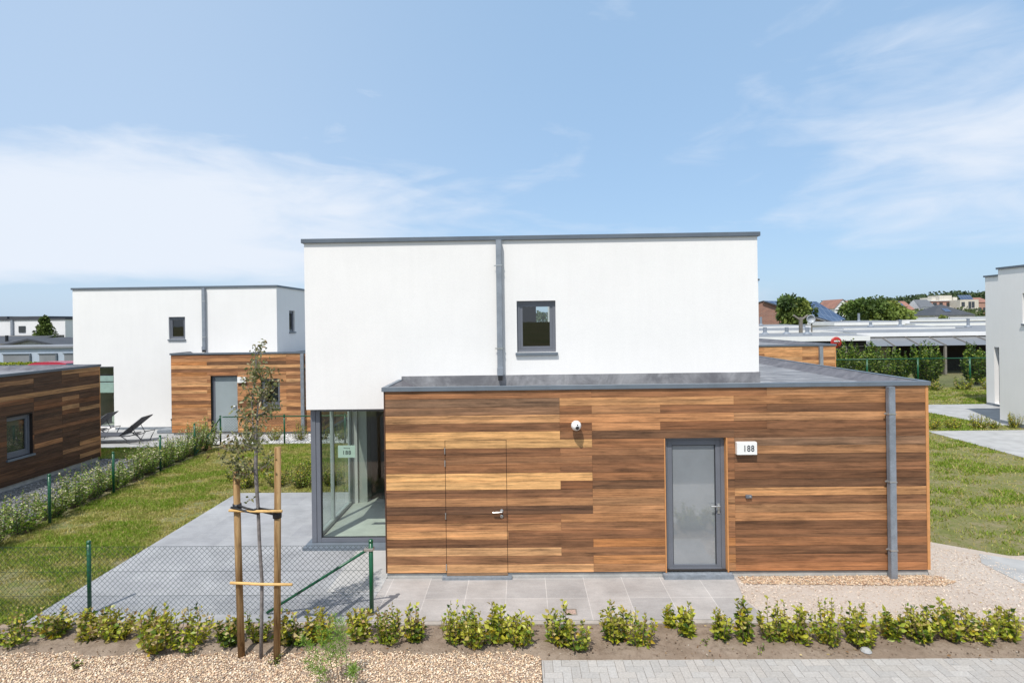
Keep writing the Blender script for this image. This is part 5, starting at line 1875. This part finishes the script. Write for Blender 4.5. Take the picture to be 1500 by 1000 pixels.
# ------------------------------------------------------------------ background on the right
def crown_tree(label, x, y, z0, h, w, seed, pal, wts, n=5200, leaf=0.4, trunk_h=0.25, cat='tree', group=None, clumps=26, flat=0.9, cone=False):
    rng = np.random.default_rng(seed)
    o = thing('tree', label, cat, (x, y, z0), group)
    m = MB()
    zt_ = z0 + h * trunk_h
    m.tube([(x, y, z0 - 0.2), (x + 0.02 * h, y, z0 + h * 0.3), (x, y, z0 + h * 0.75)], [h * 0.03, h * 0.022, h * 0.008], 8)
    cc = []
    for i in range(clumps):
        if cone:
            f = rng.random()
            r = (1 - f) * w / 2 * (0.5 + 0.5 * rng.random())
            a = rng.uniform(0, 6.283)
            cc.append((x + r * math.cos(a), y + r * math.sin(a), zt_ + f * (h - h * trunk_h) * 0.95, 0.10 * w + 0.16 * w * (1 - f)))
        else:
            d_ = rng.normal(size=3)
            d_ /= np.linalg.norm(d_)
            q = rng.random() ** 0.45 * 0.78
            cz = z0 + h * (trunk_h + (1 - trunk_h) / 2)
            cc.append((x + d_[0] * w / 2 * q, y + d_[1] * w / 2 * q, cz + d_[2] * h * (1 - trunk_h) / 2 * q, w * rng.uniform(0.13, 0.24)))
        c_ = cc[-1]
        m.tube([(x, y, min(zt_ + 0.1 * h, c_[2] - 0.05 * h)), ((x + c_[0]) / 2, (y + c_[1]) / 2, (zt_ + c_[2]) / 2 + 0.02 * h), c_[:3]], [h * 0.012, h * 0.008, h * 0.004], 5)
    m.build('trunk', 'bark', o)
    cc = np.array(cc)
    i = rng.integers(0, clumps, n)
    d_ = rng.normal(size=(n, 3))
    d_ /= np.linalg.norm(d_, axis=1, keepdims=True)
    rr = rng.random(n) ** 0.33
    P = cc[i, :3] + d_ * (cc[i, 3] * rr)[:, None] * np.array([1.1, 1.1, flat])
    L = leaf * rng.uniform(0.6, 1.3, n)
    V, F = leaf_arrays(P, d_ + rng.normal(size=(n, 3)) * 0.6, L, L * 0.65, rng)
    base = pick(rng, clumps, pal, wts, 0.2)
    c = base[i] * rng.uniform(0.75, 1.25, (n, 1))
    tri_obj('crown', V, F, np.repeat(c, 2, 0), 'leaf_far', o)
    return o


TG = [rgb(116, 134, 64, .85), rgb(92, 114, 54, .85), rgb(148, 160, 84, .85), rgb(70, 92, 44, .8)]
crown_tree('round green tree in front of the brick house with solar roof', 40.7, 70, 0, 7.5, 4.8, 61, TG, [3, 3, 2, 2], leaf=0.5)
crown_tree('broad dark green tree right of the solar roof', 69.6, 100, 0, 7.6, 8.6, 62, TG, [3, 3, 1, 3], leaf=0.7, trunk_h=0.1)
crown_tree('light green tree touching the broad dark tree, right of the solar roof', 75.8, 101, 0, 7.0, 6.0, 63, [rgb(156, 164, 88, .85), rgb(130, 146, 70, .85), rgb(104, 122, 58, .8)], [3, 3, 2], leaf=0.7, trunk_h=0.1)

BH = thing('brick_house', 'brick house with solar panels on its roof behind the round tree', 'house', (45, 88, 0))
m = MB()
# broad gable toward the viewer, brick on the left and ochre on the right
m.add([(33, 80, 0), (46.4, 80, 0), (46.4, 80, 4.78), (41.0, 80, 6.6), (33, 80, 4.2), (33, 92, 0), (33, 92, 4.2)], [(0, 1, 2, 3, 4), (0, 4, 6, 5)])
m.build('wall', 'brick', BH, fix=False)
m = MB()
m.add([(46.4, 80.05, 0), (51.6, 80.05, 0), (51.6, 80.05, 3.1), (46.4, 80.05, 4.8), (51.6, 90, 0), (51.6, 90, 3.1)], [(0, 1, 2, 3), (1, 4, 5, 2)])
m.build('gable_wall', 'palebrick', BH, fix=False)
m = MB()
m.add([(41.0, 79.8, 6.72), (51.9, 84.5, 6.62), (55.3, 82.0, 3.60), (51.9, 79.4, 3.15)], [(0, 1, 2, 3)])
m.build('solar_roof', 'solar', BH, fix=False)
m = MB()
m.tube([(40.9, 79.7, 6.66), (51.9, 79.35, 3.08)], 0.13, 4)
m.build('verge', 'darkroof', BH)
m = MB()
m.add([(33, 79.8, 4.3), (40.95, 79.8, 6.74), (46, 86, 6.74), (33, 92, 4.3)], [(0, 1, 2, 3)])
m.build('roof', 'redtile', BH, fix=False)
m = MB()
m.tube([(43.4, 79.9, 4.9), (47.6, 79.9, 3.6)], 0.35, 4)
m.build('tile_skirt', 'redtile', BH)
for (a, b) in ((48.3, 49.5), (49.75, 51.0)):
    m = MB()
    m.box(a, b, 79.93, 80.04, 2.35, 2.85)
    m.build('window', 'darkwindow', BH)
m = MB()
m.box(48.2, 51.1, 79.90, 80.04, 2.86, 3.05)
m.build('lintel', 'redtile', BH)
m = MB()
m.tube([(47.2, 83, 6.2), (47.2, 83, 8.1)], 0.035, 5)
for z_ in (7.3, 7.7):
    m.tube([(46.6, 83, z_), (47.8, 83, z_ + 0.1)], 0.025, 4)
m.build('aerial', 'postwood', BH)

# flat roofed mobile homes, nearest row with canopy
def flat_home(label, x0, x1, y0, y1, ztop, wall='mobilewall', fas=0.26, win=True, slope=0.0, roofm='roofwhite', pipes=()):
    o = thing('mobile_home', label, 'mobile home', ((x0 + x1) / 2, (y0 + y1) / 2, 0), 'flat roofed mobile homes on the right')
    m = MB()
    m.box(x0 + 0.15, x1 - 0.15, y0 + 0.2, y1 - 0.2, 0, ztop - fas)
    m.build('wall', wall, o)
    m = MB()
    m.add([(x0 + .04, y0 + .04, ztop + 0.004), (x1 - .04, y0 + .04, ztop + 0.004 + slope), (x1 - .04, y1, ztop + 0.12 + slope), (x0 + .04, y1, ztop + 0.12)], [(0, 1, 2, 3)])
    m.build('roof', roofm, o, fix=False)
    m = MB()
    m.box(x0, x1, y0, y0 + 0.05, ztop - fas, ztop)
    m.box(x0, x0 + 0.05, y0 + .05, y1, ztop - fas, ztop)
    m.box(x1 - 0.05, x1, y0 + .05, y1, ztop - fas, ztop)
    m.build('fascia', 'fascia', o)
    if win:
        for k in range(int((x1 - x0) / 3)):
            w_ = MB()
            w_.box(x0 + 0.8 + k * 3, x0 + 2.2 + k * 3, y0 + 0.16, y0 + 0.21, ztop - 1.5, ztop - 0.6)
            w_.build('window', 'darkwindow', o)
    for (px, py, ph) in pipes:
        w_ = MB()
        w_.tube([(px, py, ztop), (px, py, ztop + ph)], 0.13, 8)
        w_.lathe((px, py, ztop + 0.06), [(0.3, 0), (0.28, 0.08), (0.13, 0.2)], 10)
        w_.build('vent_pipe', 'zinc', o)
    return o


CN = flat_home('nearest flat white roofed mobile home behind the far hedge with sloping canopy in front', 27.4, 44, 33, 38, 2.80, wall='wood_fence', fas=0.30)
m = MB()
m.add([(24.2, 29.6, 1.98), (39, 29.6, 1.98), (40, 32.9, 2.42), (25.6, 32.9, 2.42)], [(0, 1, 2, 3)])
m.build('canopy', 'polycarb', CN, fix=False)
for k in range(9):
    m = MB()
    xa = 24.4 + k * 1.75
    m.tube([(xa, 29.55, 2.0), (xa + 1.3, 32.9, 2.45)], 0.035, 5)
    m.build('canopy_bar', 'postwood', CN)
for xa in (24.6, 27.9, 31.4, 34.9, 38.2):
    m = MB()
    m.box(xa - 0.07, xa + 0.07, 29.6, 29.74, 0, 1.96)
    m.build('canopy_post', 'postwood', CN)
m = MB()
m.box(25, 39, 32.6, 32.7, 0, 1.9)
m.build('screen', 'dark', CN)
m = MB()
m.box(28.3, 29.4, 32.3, 32.55, 0, 1.75)
m.build('shutter', simple("beige_shutter", (0.42, 0.36, 0.28), 0.8), CN)
flat_home('flat white roofed mobile home beside the red satellite dish', 12.5, 26.2, 29.5, 34, 2.72, wall='dark', fas=0.34, pipes=((20.3, 32.4, 0.62), (21.9, 32.4, 0.6), (22.9, 31.4, 0.6)))
flat_home('pale grey roofed mobile home in the second row around the forked post', 20, 31.6, 42, 48, 2.86, fas=0.24, pipes=((23.0, 44, 0.9), (29.6, 45, 0.5)))
flat_home('grey roofed mobile home in the second row, middle one behind the canopy', 32.0, 42.2, 42.6, 48, 2.96, fas=0.30, pipes=((36.0, 45, 0.5), (39.5, 46, 0.7)))
flat_home('grey roofed mobile home in the second row nearest the right white house', 42.8, 53, 41.6, 48, 2.83, fas=0.22, pipes=((44.5, 44, 0.9),))
flat_home('white roofed mobile home in the third row right of the grey pole', 39.3, 47.6, 57, 63, 3.32, fas=0.34, pipes=((44, 60, 1.1),))
flat_home('white roofed mobile home at the left of the third row beside the white wall', 19, 33, 50, 56, 3.12, fas=0.30, pipes=((24.5, 52, 1.1), (28.5, 52, 1.0)))
flat_home('dark sided mobile home in the fourth row below the slate roofed house', 59.4, 84, 72, 80, 2.86, fas=0.36, wall='dark')
flat_home('pale roofed mobile home in the fourth row near the broad dark tree', 44, 60, 74, 82, 3.22, fas=0.35)
flat_home('pale roofed mobile home in the fifth row, right half', 74, 104, 96, 106, 3.2, fas=0.3)
flat_home('pale bungalow roof in the sixth row behind the broad dark tree', 84, 126, 122, 132, 3.35, fas=0.4)
flat_home('pale bungalow in the last row under the slate roofed house', 104, 150, 150, 160, 3.4, fas=0.5)
# wooden Y post and grey dish
YP = thing('forked_post', 'weathered forked timber post rising from the flat roofs right of the solar roof', 'post', (26.9, 40.2, 0))
m = MB()
m.box(26.75, 27.0, 40.1, 40.3, 0, 4.05)
m.build('pole', 'postwood', YP)
for s_ in (-1, 1):
    m = MB()
    m.tube([(26.87, 40.2, 3.75), (26.87 + s_ * 0.62, 40.2, 4.22)], 0.09, 6)
    m.build('arm', 'postwood', YP)
GD = thing('satellite_dish', 'pale grey satellite dish on a short pole beside the forked timber post', 'satellite dish', (28.1, 41, 0))
m = MB()
m.tube([(28.25, 41, 2.7), (28.25, 41, 3.7)], 0.06, 6)
m.build('pole', 'postwood', GD)
m = MB()
m.lathe((28.15, 40.9, 3.85), [(0.40, 0.0), (0.39, 0.03), (0.25, -0.06), (0.05, -0.10)], 20, 'Y')
m.build('dish', 'dishgrey', GD, smooth=True)
RD = thing('satellite_dish', 'round red satellite dish with a white stripe behind the timber corner of the back house', 'satellite dish', (22.46, 27, 0))
m = MB()
m.tube([(22.5, 27.15, 0), (22.5, 27.15, 2.3)], 0.05, 8)
m.build('pole', 'postwood', RD)
m = MB()
m.lathe((22.46, 27, 2.40), [(0.36, -0.02), (0.36, 0.0), (0.30, 0.03), (0.05, 0.05)], 28, 'Y')
m.build('dish', 'redplastic', RD, smooth=True)
m = MB()
m.box(22.28, 22.64, 26.925, 26.945, 2.45, 2.52)
m.build('stripe', 'white', RD)

# far houses and woods
def gable_house(label, x0, x1, y0, y1, ze, zr, wall, roof, wins=(), along='x', panel=None, hip=0.0, name='house'):
    o = thing(name, label, 'house', ((x0 + x1) / 2, (y0 + y1) / 2, 0), 'houses far behind on the right')
    m = MB()
    ym = (y0 + y1) / 2
    xm = (x0 + x1) / 2
    m.box(x0, x1, y0, y1, 0, ze)
    if along == 'x' and not hip:
        m.add([(x0, y0, ze), (x0, y1, ze), (x0, ym, zr)], [(0, 1, 2)])
        m.add([(x1, y0, ze), (x1, y1, ze), (x1, ym, zr)], [(0, 1, 2)])
    if along == 'y':
        m.add([(x0, y0, ze), (x1, y0, ze), (xm, y0, zr)], [(0, 1, 2)])
    m.build('wall', wall, o)
    r = MB()
    e = 0.25
    if along == 'x':
        a, b = x0 + hip, x1 - hip
        r.quad((x0 - e, y0 - e, ze - 0.1), (x1 + e, y0 - e, ze - 0.1), (b, ym, zr + 0.1), (a, ym, zr + 0.1))
        r.quad((x0 - e, y1 + e, ze - 0.1), (x1 + e, y1 + e, ze - 0.1), (b, ym, zr + 0.1), (a, ym, zr + 0.1))
        if hip:
            r.add([(x0 - e, y0 - e, ze - 0.1), (x0 - e, y1 + e, ze - 0.1), (a, ym, zr + 0.1)], [(0, 1, 2)])
            r.add([(x1 + e, y0 - e, ze - 0.1), (x1 + e, y1 + e, ze - 0.1), (b, ym, zr + 0.1)], [(0, 1, 2)])
    else:
        r.quad((x0 - e, y0 - e, ze - 0.1), (xm, y0 - e, zr + 0.1), (xm, y1, zr + 0.1), (x0 - e, y1, ze - 0.1))
        r.quad((x1 + e, y0 - e, ze - 0.1), (xm, y0 - e, zr + 0.1), (xm, y1, zr + 0.1), (x1 + e, y1, ze - 0.1))
    r.build('roof', roof, o, fix=False)
    for (a, b, c, d) in wins:
        w_ = MB()
        w_.box(a, b, y0 - 0.06, y0 + 0.05, c, d)
        w_.build('window', 'darkwindow', o)
    if panel:
        a, b, c, d = panel
        f = lambda q: (y0 - e + (ym - y0 + e) * q - 0.05, ze - 0.1 + (zr - ze + 0.2) * q + 0.09)
        p_ = MB()
        (ya, za), (yb, zb) = f(c), f(d)
        p_.quad((a, ya, za), (b, ya, za), (b, yb, zb), (a, yb, zb))
        p_.build('solar_panel', 'solar', o, fix=False)
    return o


gable_house('house with orange tiled roof and one solar panel at the edge of the far wood', 133.4, 139.3, 185, 195, 6.1, 9.1, 'pinkbrick', 'redtile', panel=(135.6, 137.3, 0.35, 0.95))
gable_house('white walled house with grey roof beside the orange tiled house', 143.9, 148.7, 188, 196, 7.0, 9.6, 'whitehouse', 'greyroof', wins=((144.6, 145.4, 5.5, 6.4), (146.8, 147.6, 5.5, 6.4)))
gable_house('slate roofed bungalow with hipped roof and skylight before the rose apartment block', 109.7, 120.1, 136, 146, 4.1, 6.75, 'palehouse', 'darkroof', hip=4.7, panel=(113.6, 115.2, 0.3, 0.6))
AB = thing('apartment_block', 'rose brick apartment block with dormers far right behind the slate roof', 'apartment block', (161, 205, 0), 'houses far behind on the right')
m = MB()
m.box(155.9, 166.9, 200, 210, 0, 9.3)
m.build('wall', 'pinkbrick', AB)
m = MB()
m.box(155.7, 167.1, 199.7, 210.3, 9.3, 9.55)
m.build('roof', 'fascia', AB)
for (a, b) in ((157.0, 158.6), (160.0, 164.6), (165.0, 166.6)):
    m = MB()
    m.box(a, b, 201, 207, 9.55, 11.4 if b - a > 3 else 10.7)
    m.build('dormer', 'palehouse', AB)
for (a, b) in ((156.8, 158.2), (159.2, 160.4), (161.8, 163.0), (164.3, 165.6)):
    m = MB()
    m.box(a, b, 199.93, 200.03, 7.2, 8.7)
    m.build('window', 'darkwindow', AB)
    m = MB()
    m.box(a - 0.2, b + 0.2, 199.2, 199.9, 6.6, 6.95)
    m.build('balcony', 'fascia', AB)
AC = thing('apartment_block', 'cream apartment block with solar panels on its flat roof far right', 'apartment block', (166, 200, 0), 'houses far behind on the right')
m = MB()
m.box(162.9, 169.6, 195, 208, 0, 9.5)
m.build('wall', 'palehouse', AC)
for (a, b, c, d) in ((163.4, 164.6, 7.0, 8.7), (165.9, 166.9, 6.4, 8.8), (167.1, 168.1, 6.6, 8.8), (163.5, 165.4, 4.2, 5.4)):
    m = MB()
    m.box(a, b, 194.93, 195.05, c, d)
    m.build('window', 'darkwindow', AC)
m = MB()
m.box(165.6, 168.3, 193.6, 194.95, 5.6, 6.2)
m.build('balcony', 'greyroof', AC)
m = MB()
m.add([(163.5, 195.5, 9.6), (168.2, 195.5, 9.6), (168.2, 197.0, 11.3), (163.5, 197.0, 11.3)], [(0, 1, 2, 3)])
m.build('solar_panel', 'solar', AC, fix=False)
gable_house('narrow brick house at the right edge beside the cream block', 169.9, 175, 196, 206, 8.6, 10.3, 'pinkbrick', 'redtile', wins=((170.4, 171.4, 4.8, 6.6), (172, 173, 4.8, 6.6)))
gable_house('small white gabled house between the solar roof and the broad dark tree', 92, 96.5, 150, 160, 6.4, 8.9, 'whitehouse', 'redtile', along='y')
gable_house('small ochre house half hidden by the broad dark tree', 99, 106, 152, 162, 6.2, 8.6, 'palehouse', 'redtile', wins=((101, 104.5, 5.2, 6.4),))

# distant wood on the skyline: one mass
def wood(name, label, segs, seed, pal, wts, leaf=1.4, n=9000):
    rng = np.random.default_rng(seed)
    P = []
    for (xa, ya, xb, yb, ha, hb) in segs:
        q = rng.random(n)
        hh = (ha + (hb - ha) * q) * (0.78 + 0.22 * vnoise(q * 30, q * 0 + seed, seed) + 0.08 * vnoise(q * 110, q * 0 + seed, seed + 3))
        P.append(np.stack([xa + (xb - xa) * q, ya + (yb - ya) * q + rng.normal(size=n) * 5, hh * (1 - 0.75 * rng.random(n) ** 1.1)], -1))
    P = np.concatenate(P)
    L = leaf * rng.uniform(0.6, 1.4, len(P))
    V, F = leaf_arrays(P, rng.normal(size=(len(P), 3)), L, L * 0.75, rng)
    o = tri_obj(name, V, F, np.repeat(pick(rng, len(P), pal, wts, 0.25), 2, 0), 'leaf_far')
    return tag(o, label, 'wood', kind='stuff')


WG = [rgb(84, 102, 70, .8), rgb(70, 90, 62, .8), rgb(100, 116, 78, .8)]
wood('far_wood', 'dark wood along the skyline behind the far houses on the right', [(-180, 240, 60, 285, 7.5, 9.3), (60, 285, 161, 280, 9.5, 11.3), (161, 280, 192, 280, 11.5, 12.6), (192, 280, 224, 280, 12.6, 15.8), (224, 280, 262, 280, 15.8, 15.2)], 71, WG, [3, 3, 2], n=11000, leaf=1.3)
wood('far_wood', 'low far trees on the left skyline behind the long white building', [(-130, 120, -40, 125, 5.0, 5.4)], 72, WG, [2, 2, 2], n=3000, leaf=0.9)
wood('low_greenery', 'low greenery between the mobile home rows below the orange roof', [(112, 168, 152, 172, 6.4, 5.8)], 73, [rgb(120, 134, 78, .55), rgb(90, 110, 58, .55)], [1, 1], n=3500, leaf=0.8)
for i, (x, y, h, w, lb) in enumerate([(94, 112, 4.6, 2.6, 'small round bush among the far roofs left of the slate roof'), (117, 125, 4.6, 2.6, 'small round bush among the far roofs before the slate roof'), (136, 134, 5.2, 4.0, 'small bush right of the slate roofed bungalow'), (152, 150, 5.4, 5, 'wide bush below the cream apartment block')]):
    crown_tree(lb, x, y, 0, h, w, 90 + i, TG, [3, 2, 3, 1], n=700, leaf=0.5, cat='bush', clumps=9, group='bushes among the far roofs')
for i, (x, y, z, r, lb) in enumerate([(103, 110, 4.15, .75, 'white satellite dish among the far roofs nearest the small bush'), (118, 122, 4.3, .8, 'white satellite dish below the right end of the slate roof'), (125, 124, 4.3, .9, 'white satellite dish below the cream apartment block'), (136, 124, 4.4, .8, 'white satellite dish at the far right of the roofs')]):
    o = thing('satellite_dish', lb, 'satellite dish', (x, y, 0), 'white dishes among the far roofs')
    m = MB()
    m.lathe((x, y, z), [(r, 0.0), (r * .97, 0.06), (r * .6, -0.12), (0.1, -0.2)], 16, 'Y')
    m.build('dish', 'fascia', o, smooth=True)
    m = MB()
    m.tube([(x, y + 0.3, 0), (x, y + 0.3, z)], 0.06, 6)
    m.build('pole', 'postwood', o)

# ------------------------------------------------------------------ background on the left
LW = thing('terrace_row', 'long white flat roofed building with dark roof edge far left on the skyline', 'building', (-62, 58, 0))
m = MB()
m.box(-75, -51.2, 55, 63, 0, 4.95)
m.build('wall', 'whitehouse', LW)
m = MB()
m.box(-75.1, -51.1, 54.9, 63.1, 4.95, 5.12)
m.box(-75, -58.4, 55.3, 62, 5.12, 5.42)
m.box(-58.1, -53.8, 55.3, 62, 5.12, 5.38)
m.build('roof_edge', 'darkroof', LW)
m = MB()
m.box(-57.55, -57.3, 54.8, 54.98, 1, 4.95)
m.build('downpipe', 'zinc', LW)
m = MB()
m.box(-56.7, -55.9, 54.93, 55.05, 3.5, 4.25)
m.build('window', 'darkwindow', LW)
m = MB()
m.box(-75, -51.0, 51.8, 54.6, 0, 3.15)
m.build('timber_front', 'wood_fence', LW)
crown_tree('conical pine in front of the long white building at the left', -42.3, 42, 0, 5.15, 2.6, 81, [rgb(120, 140, 66, .55), rgb(96, 118, 54, .55), rgb(70, 92, 44, .55)], [3, 3, 2], n=5200, leaf=0.20, trunk_h=0.3, cone=True, clumps=40)
MG = thing('mobile_home', 'mobile home with dark grey gabled roof below the pine at the left', 'mobile home', (-41, 39, 0), 'gabled mobile homes at the left')
m = MB()
m.box(-44.2, -38.4, 37, 41, 0, 2.55)
m.add([(-41.4, 36.98, 2.5), (-36.6, 36.98, 2.5), (-39.0, 36.98, 3.05)], [(0, 1, 2)])
m.box(-41.4, -36.6, 37.0, 41, 0, 2.5)
m.build('wall', 'mobilewall', MG)
m = MB()
for (a, b, za, zb) in ((-41.7, -39.0, 2.55, 3.15), (-39.0, -36.3, 3.15, 2.55)):
    m.add([(a, 36.6, za), (b, 36.6, zb), (b, 41, zb), (a, 41, za), (a, 36.6, za - 0.16), (b, 36.6, zb - 0.16)], [(0, 1, 2, 3), (0, 4, 5, 1)])
m.add([(-46, 38.0, 2.6), (-40.4, 38.0, 2.75), (-40.4, 41, 3.3), (-46, 41, 3.3)], [(0, 1, 2, 3)])
m.build('roof', 'darkroof', MG, fix=False)
m = MB()
m.tube([(-43.2, 39.2, 2.8), (-43.2, 39.2, 3.4)], 0.12, 8)
m.build('vent_pipe', 'black', MG)
MH = thing('mobile_home', 'mobile home with grey roof and short black vent beside the white wall at the left', 'mobile home', (-36, 42, 0), 'gabled mobile homes at the left')
m = MB()
m.box(-38.2, -33, 40.5, 45, 0, 2.75)
m.build('wall', 'mobilewall', MH)
m = MB()
m.add([(-38.6, 40.2, 2.75), (-33, 40.2, 2.75), (-33, 43, 3.35), (-38.0, 43, 3.35)], [(0, 1, 2, 3)])
m.build('roof', 'greyroof', MH, fix=False)
m = MB()
m.tube([(-36.6, 41.5, 2.95), (-36.6, 41.5, 3.55)], 0.1, 8)
m.build('vent_pipe', 'black', MH)
BL = thing('mobile_home', 'long pale blue mobile home with framed windows above the hedge at the left', 'mobile home', (-33, 31, 0))
m = MB()
m.box(-42, -27, 30, 33.5, 0, 2.58)
m.build('wall', 'bluewall', BL)
m = MB()
m.box(-42.1, -26.9, 29.85, 33.6, 2.58, 2.72)
m.build('roof', 'roofwhite', BL)
for (a, b) in ((-34.7, -32.8), (-32.1, -30.9), (-30.3, -29.0)):
    m = MB()
    m.box(a, b, 29.94, 30.02, 1.55, 2.15)
    m.build('window', 'roofwhite', BL)
    m = MB()
    m.box(a - 0.08, b + 0.08, 29.90, 30.02, 2.15, 2.22)
    m.box(b, b + 0.09, 29.90, 30.02, 1.5, 2.15)
    m.build('window_frame', 'coping', BL)
rng = np.random.default_rng(55)
hg = thing('hedge', 'clipped yellow-green hedge strip behind the timber annex roof at the left', 'hedge', (-27, 26, 0))
n = 9000
P = np.stack([rng.uniform(-34, -24.5, n), rng.uniform(25.6, 26.4, n), 1.78 * (1 - rng.random(n) ** 2.5 * 0.8)], -1)
L = 0.13 * rng.uniform(.6, 1.3, n)
V, F = leaf_arrays(P, rng.normal(size=(n, 3)) + np.array([0, 0, .6]), L, L * .6, rng)
tri_obj('foliage', V, F, np.repeat(pick(rng, n, YG[:4], [3, 3, 2, 1]), 2, 0), 'leaf', hg)
m = MB()
for k in range(12):
    m.tube([(-33.5 + k * 0.8, 26, 0), (-33.4 + k * 0.8, 26, 1.4)], 0.03, 5)
m.build('stems', 'stem', hg)

# red car roof above the annex
CA = thing('parked_car', 'red car parked behind the timber annex, only roof and glass showing', 'car', (-25.5, 24, 0))
prof = [(-27.9, 0.45), (-27.9, 0.95), (-27.7, 1.25), (-27.0, 1.88), (-26.6, 2.0), (-25.2, 2.0), (-24.8, 1.92), (-24.1, 1.30), (-23.3, 1.12), (-23.1, 0.85), (-23.1, 0.45)]
m = MB()
n = len(prof)
vs = [(x, 23.2 + (0.18 if z > 1.3 else 0), z) for x, z in prof] + [(x, 24.9 - (0.18 if z > 1.3 else 0), z) for x, z in prof]
m.add(vs, [tuple(range(n)), tuple(range(2 * n - 1, n - 1, -1))] + [(i, (i + 1) % n, n + (i + 1) % n, n + i) for i in range(n)])
m.build('body', 'carred', CA, bevel=0.05)
m = MB()
m.add([(-27.2, 23.3, 1.32), (-25.0, 23.3, 1.32), (-25.2, 23.365, 1.84), (-26.7, 23.365, 1.84)], [(0, 1, 2, 3)])
m.add([(-24.75, 23.45, 1.90), (-24.75, 24.6, 1.90), (-24.12, 24.65, 1.36), (-24.12, 23.4, 1.36)], [(0, 1, 2, 3)])
m.build('window_glass', 'carglass', CA, fix=False)
for wx in (-27.2, -24.0):
    for wy in (23.15, 24.95):
        m = MB()
        m.lathe((wx, wy + 0.1, 0.32), [(0.33, 0), (0.33, 0.2), (0.2, 0.21)], 18, 'Y')
        m.build('wheel', 'black', CA)
# house glimpsed between the white building and house 104
gable_house('red roofed house just left of house 104 on the skyline', -88, -78, 96, 104, 4.6, 6.0, 'pinkbrick', 'redtile')
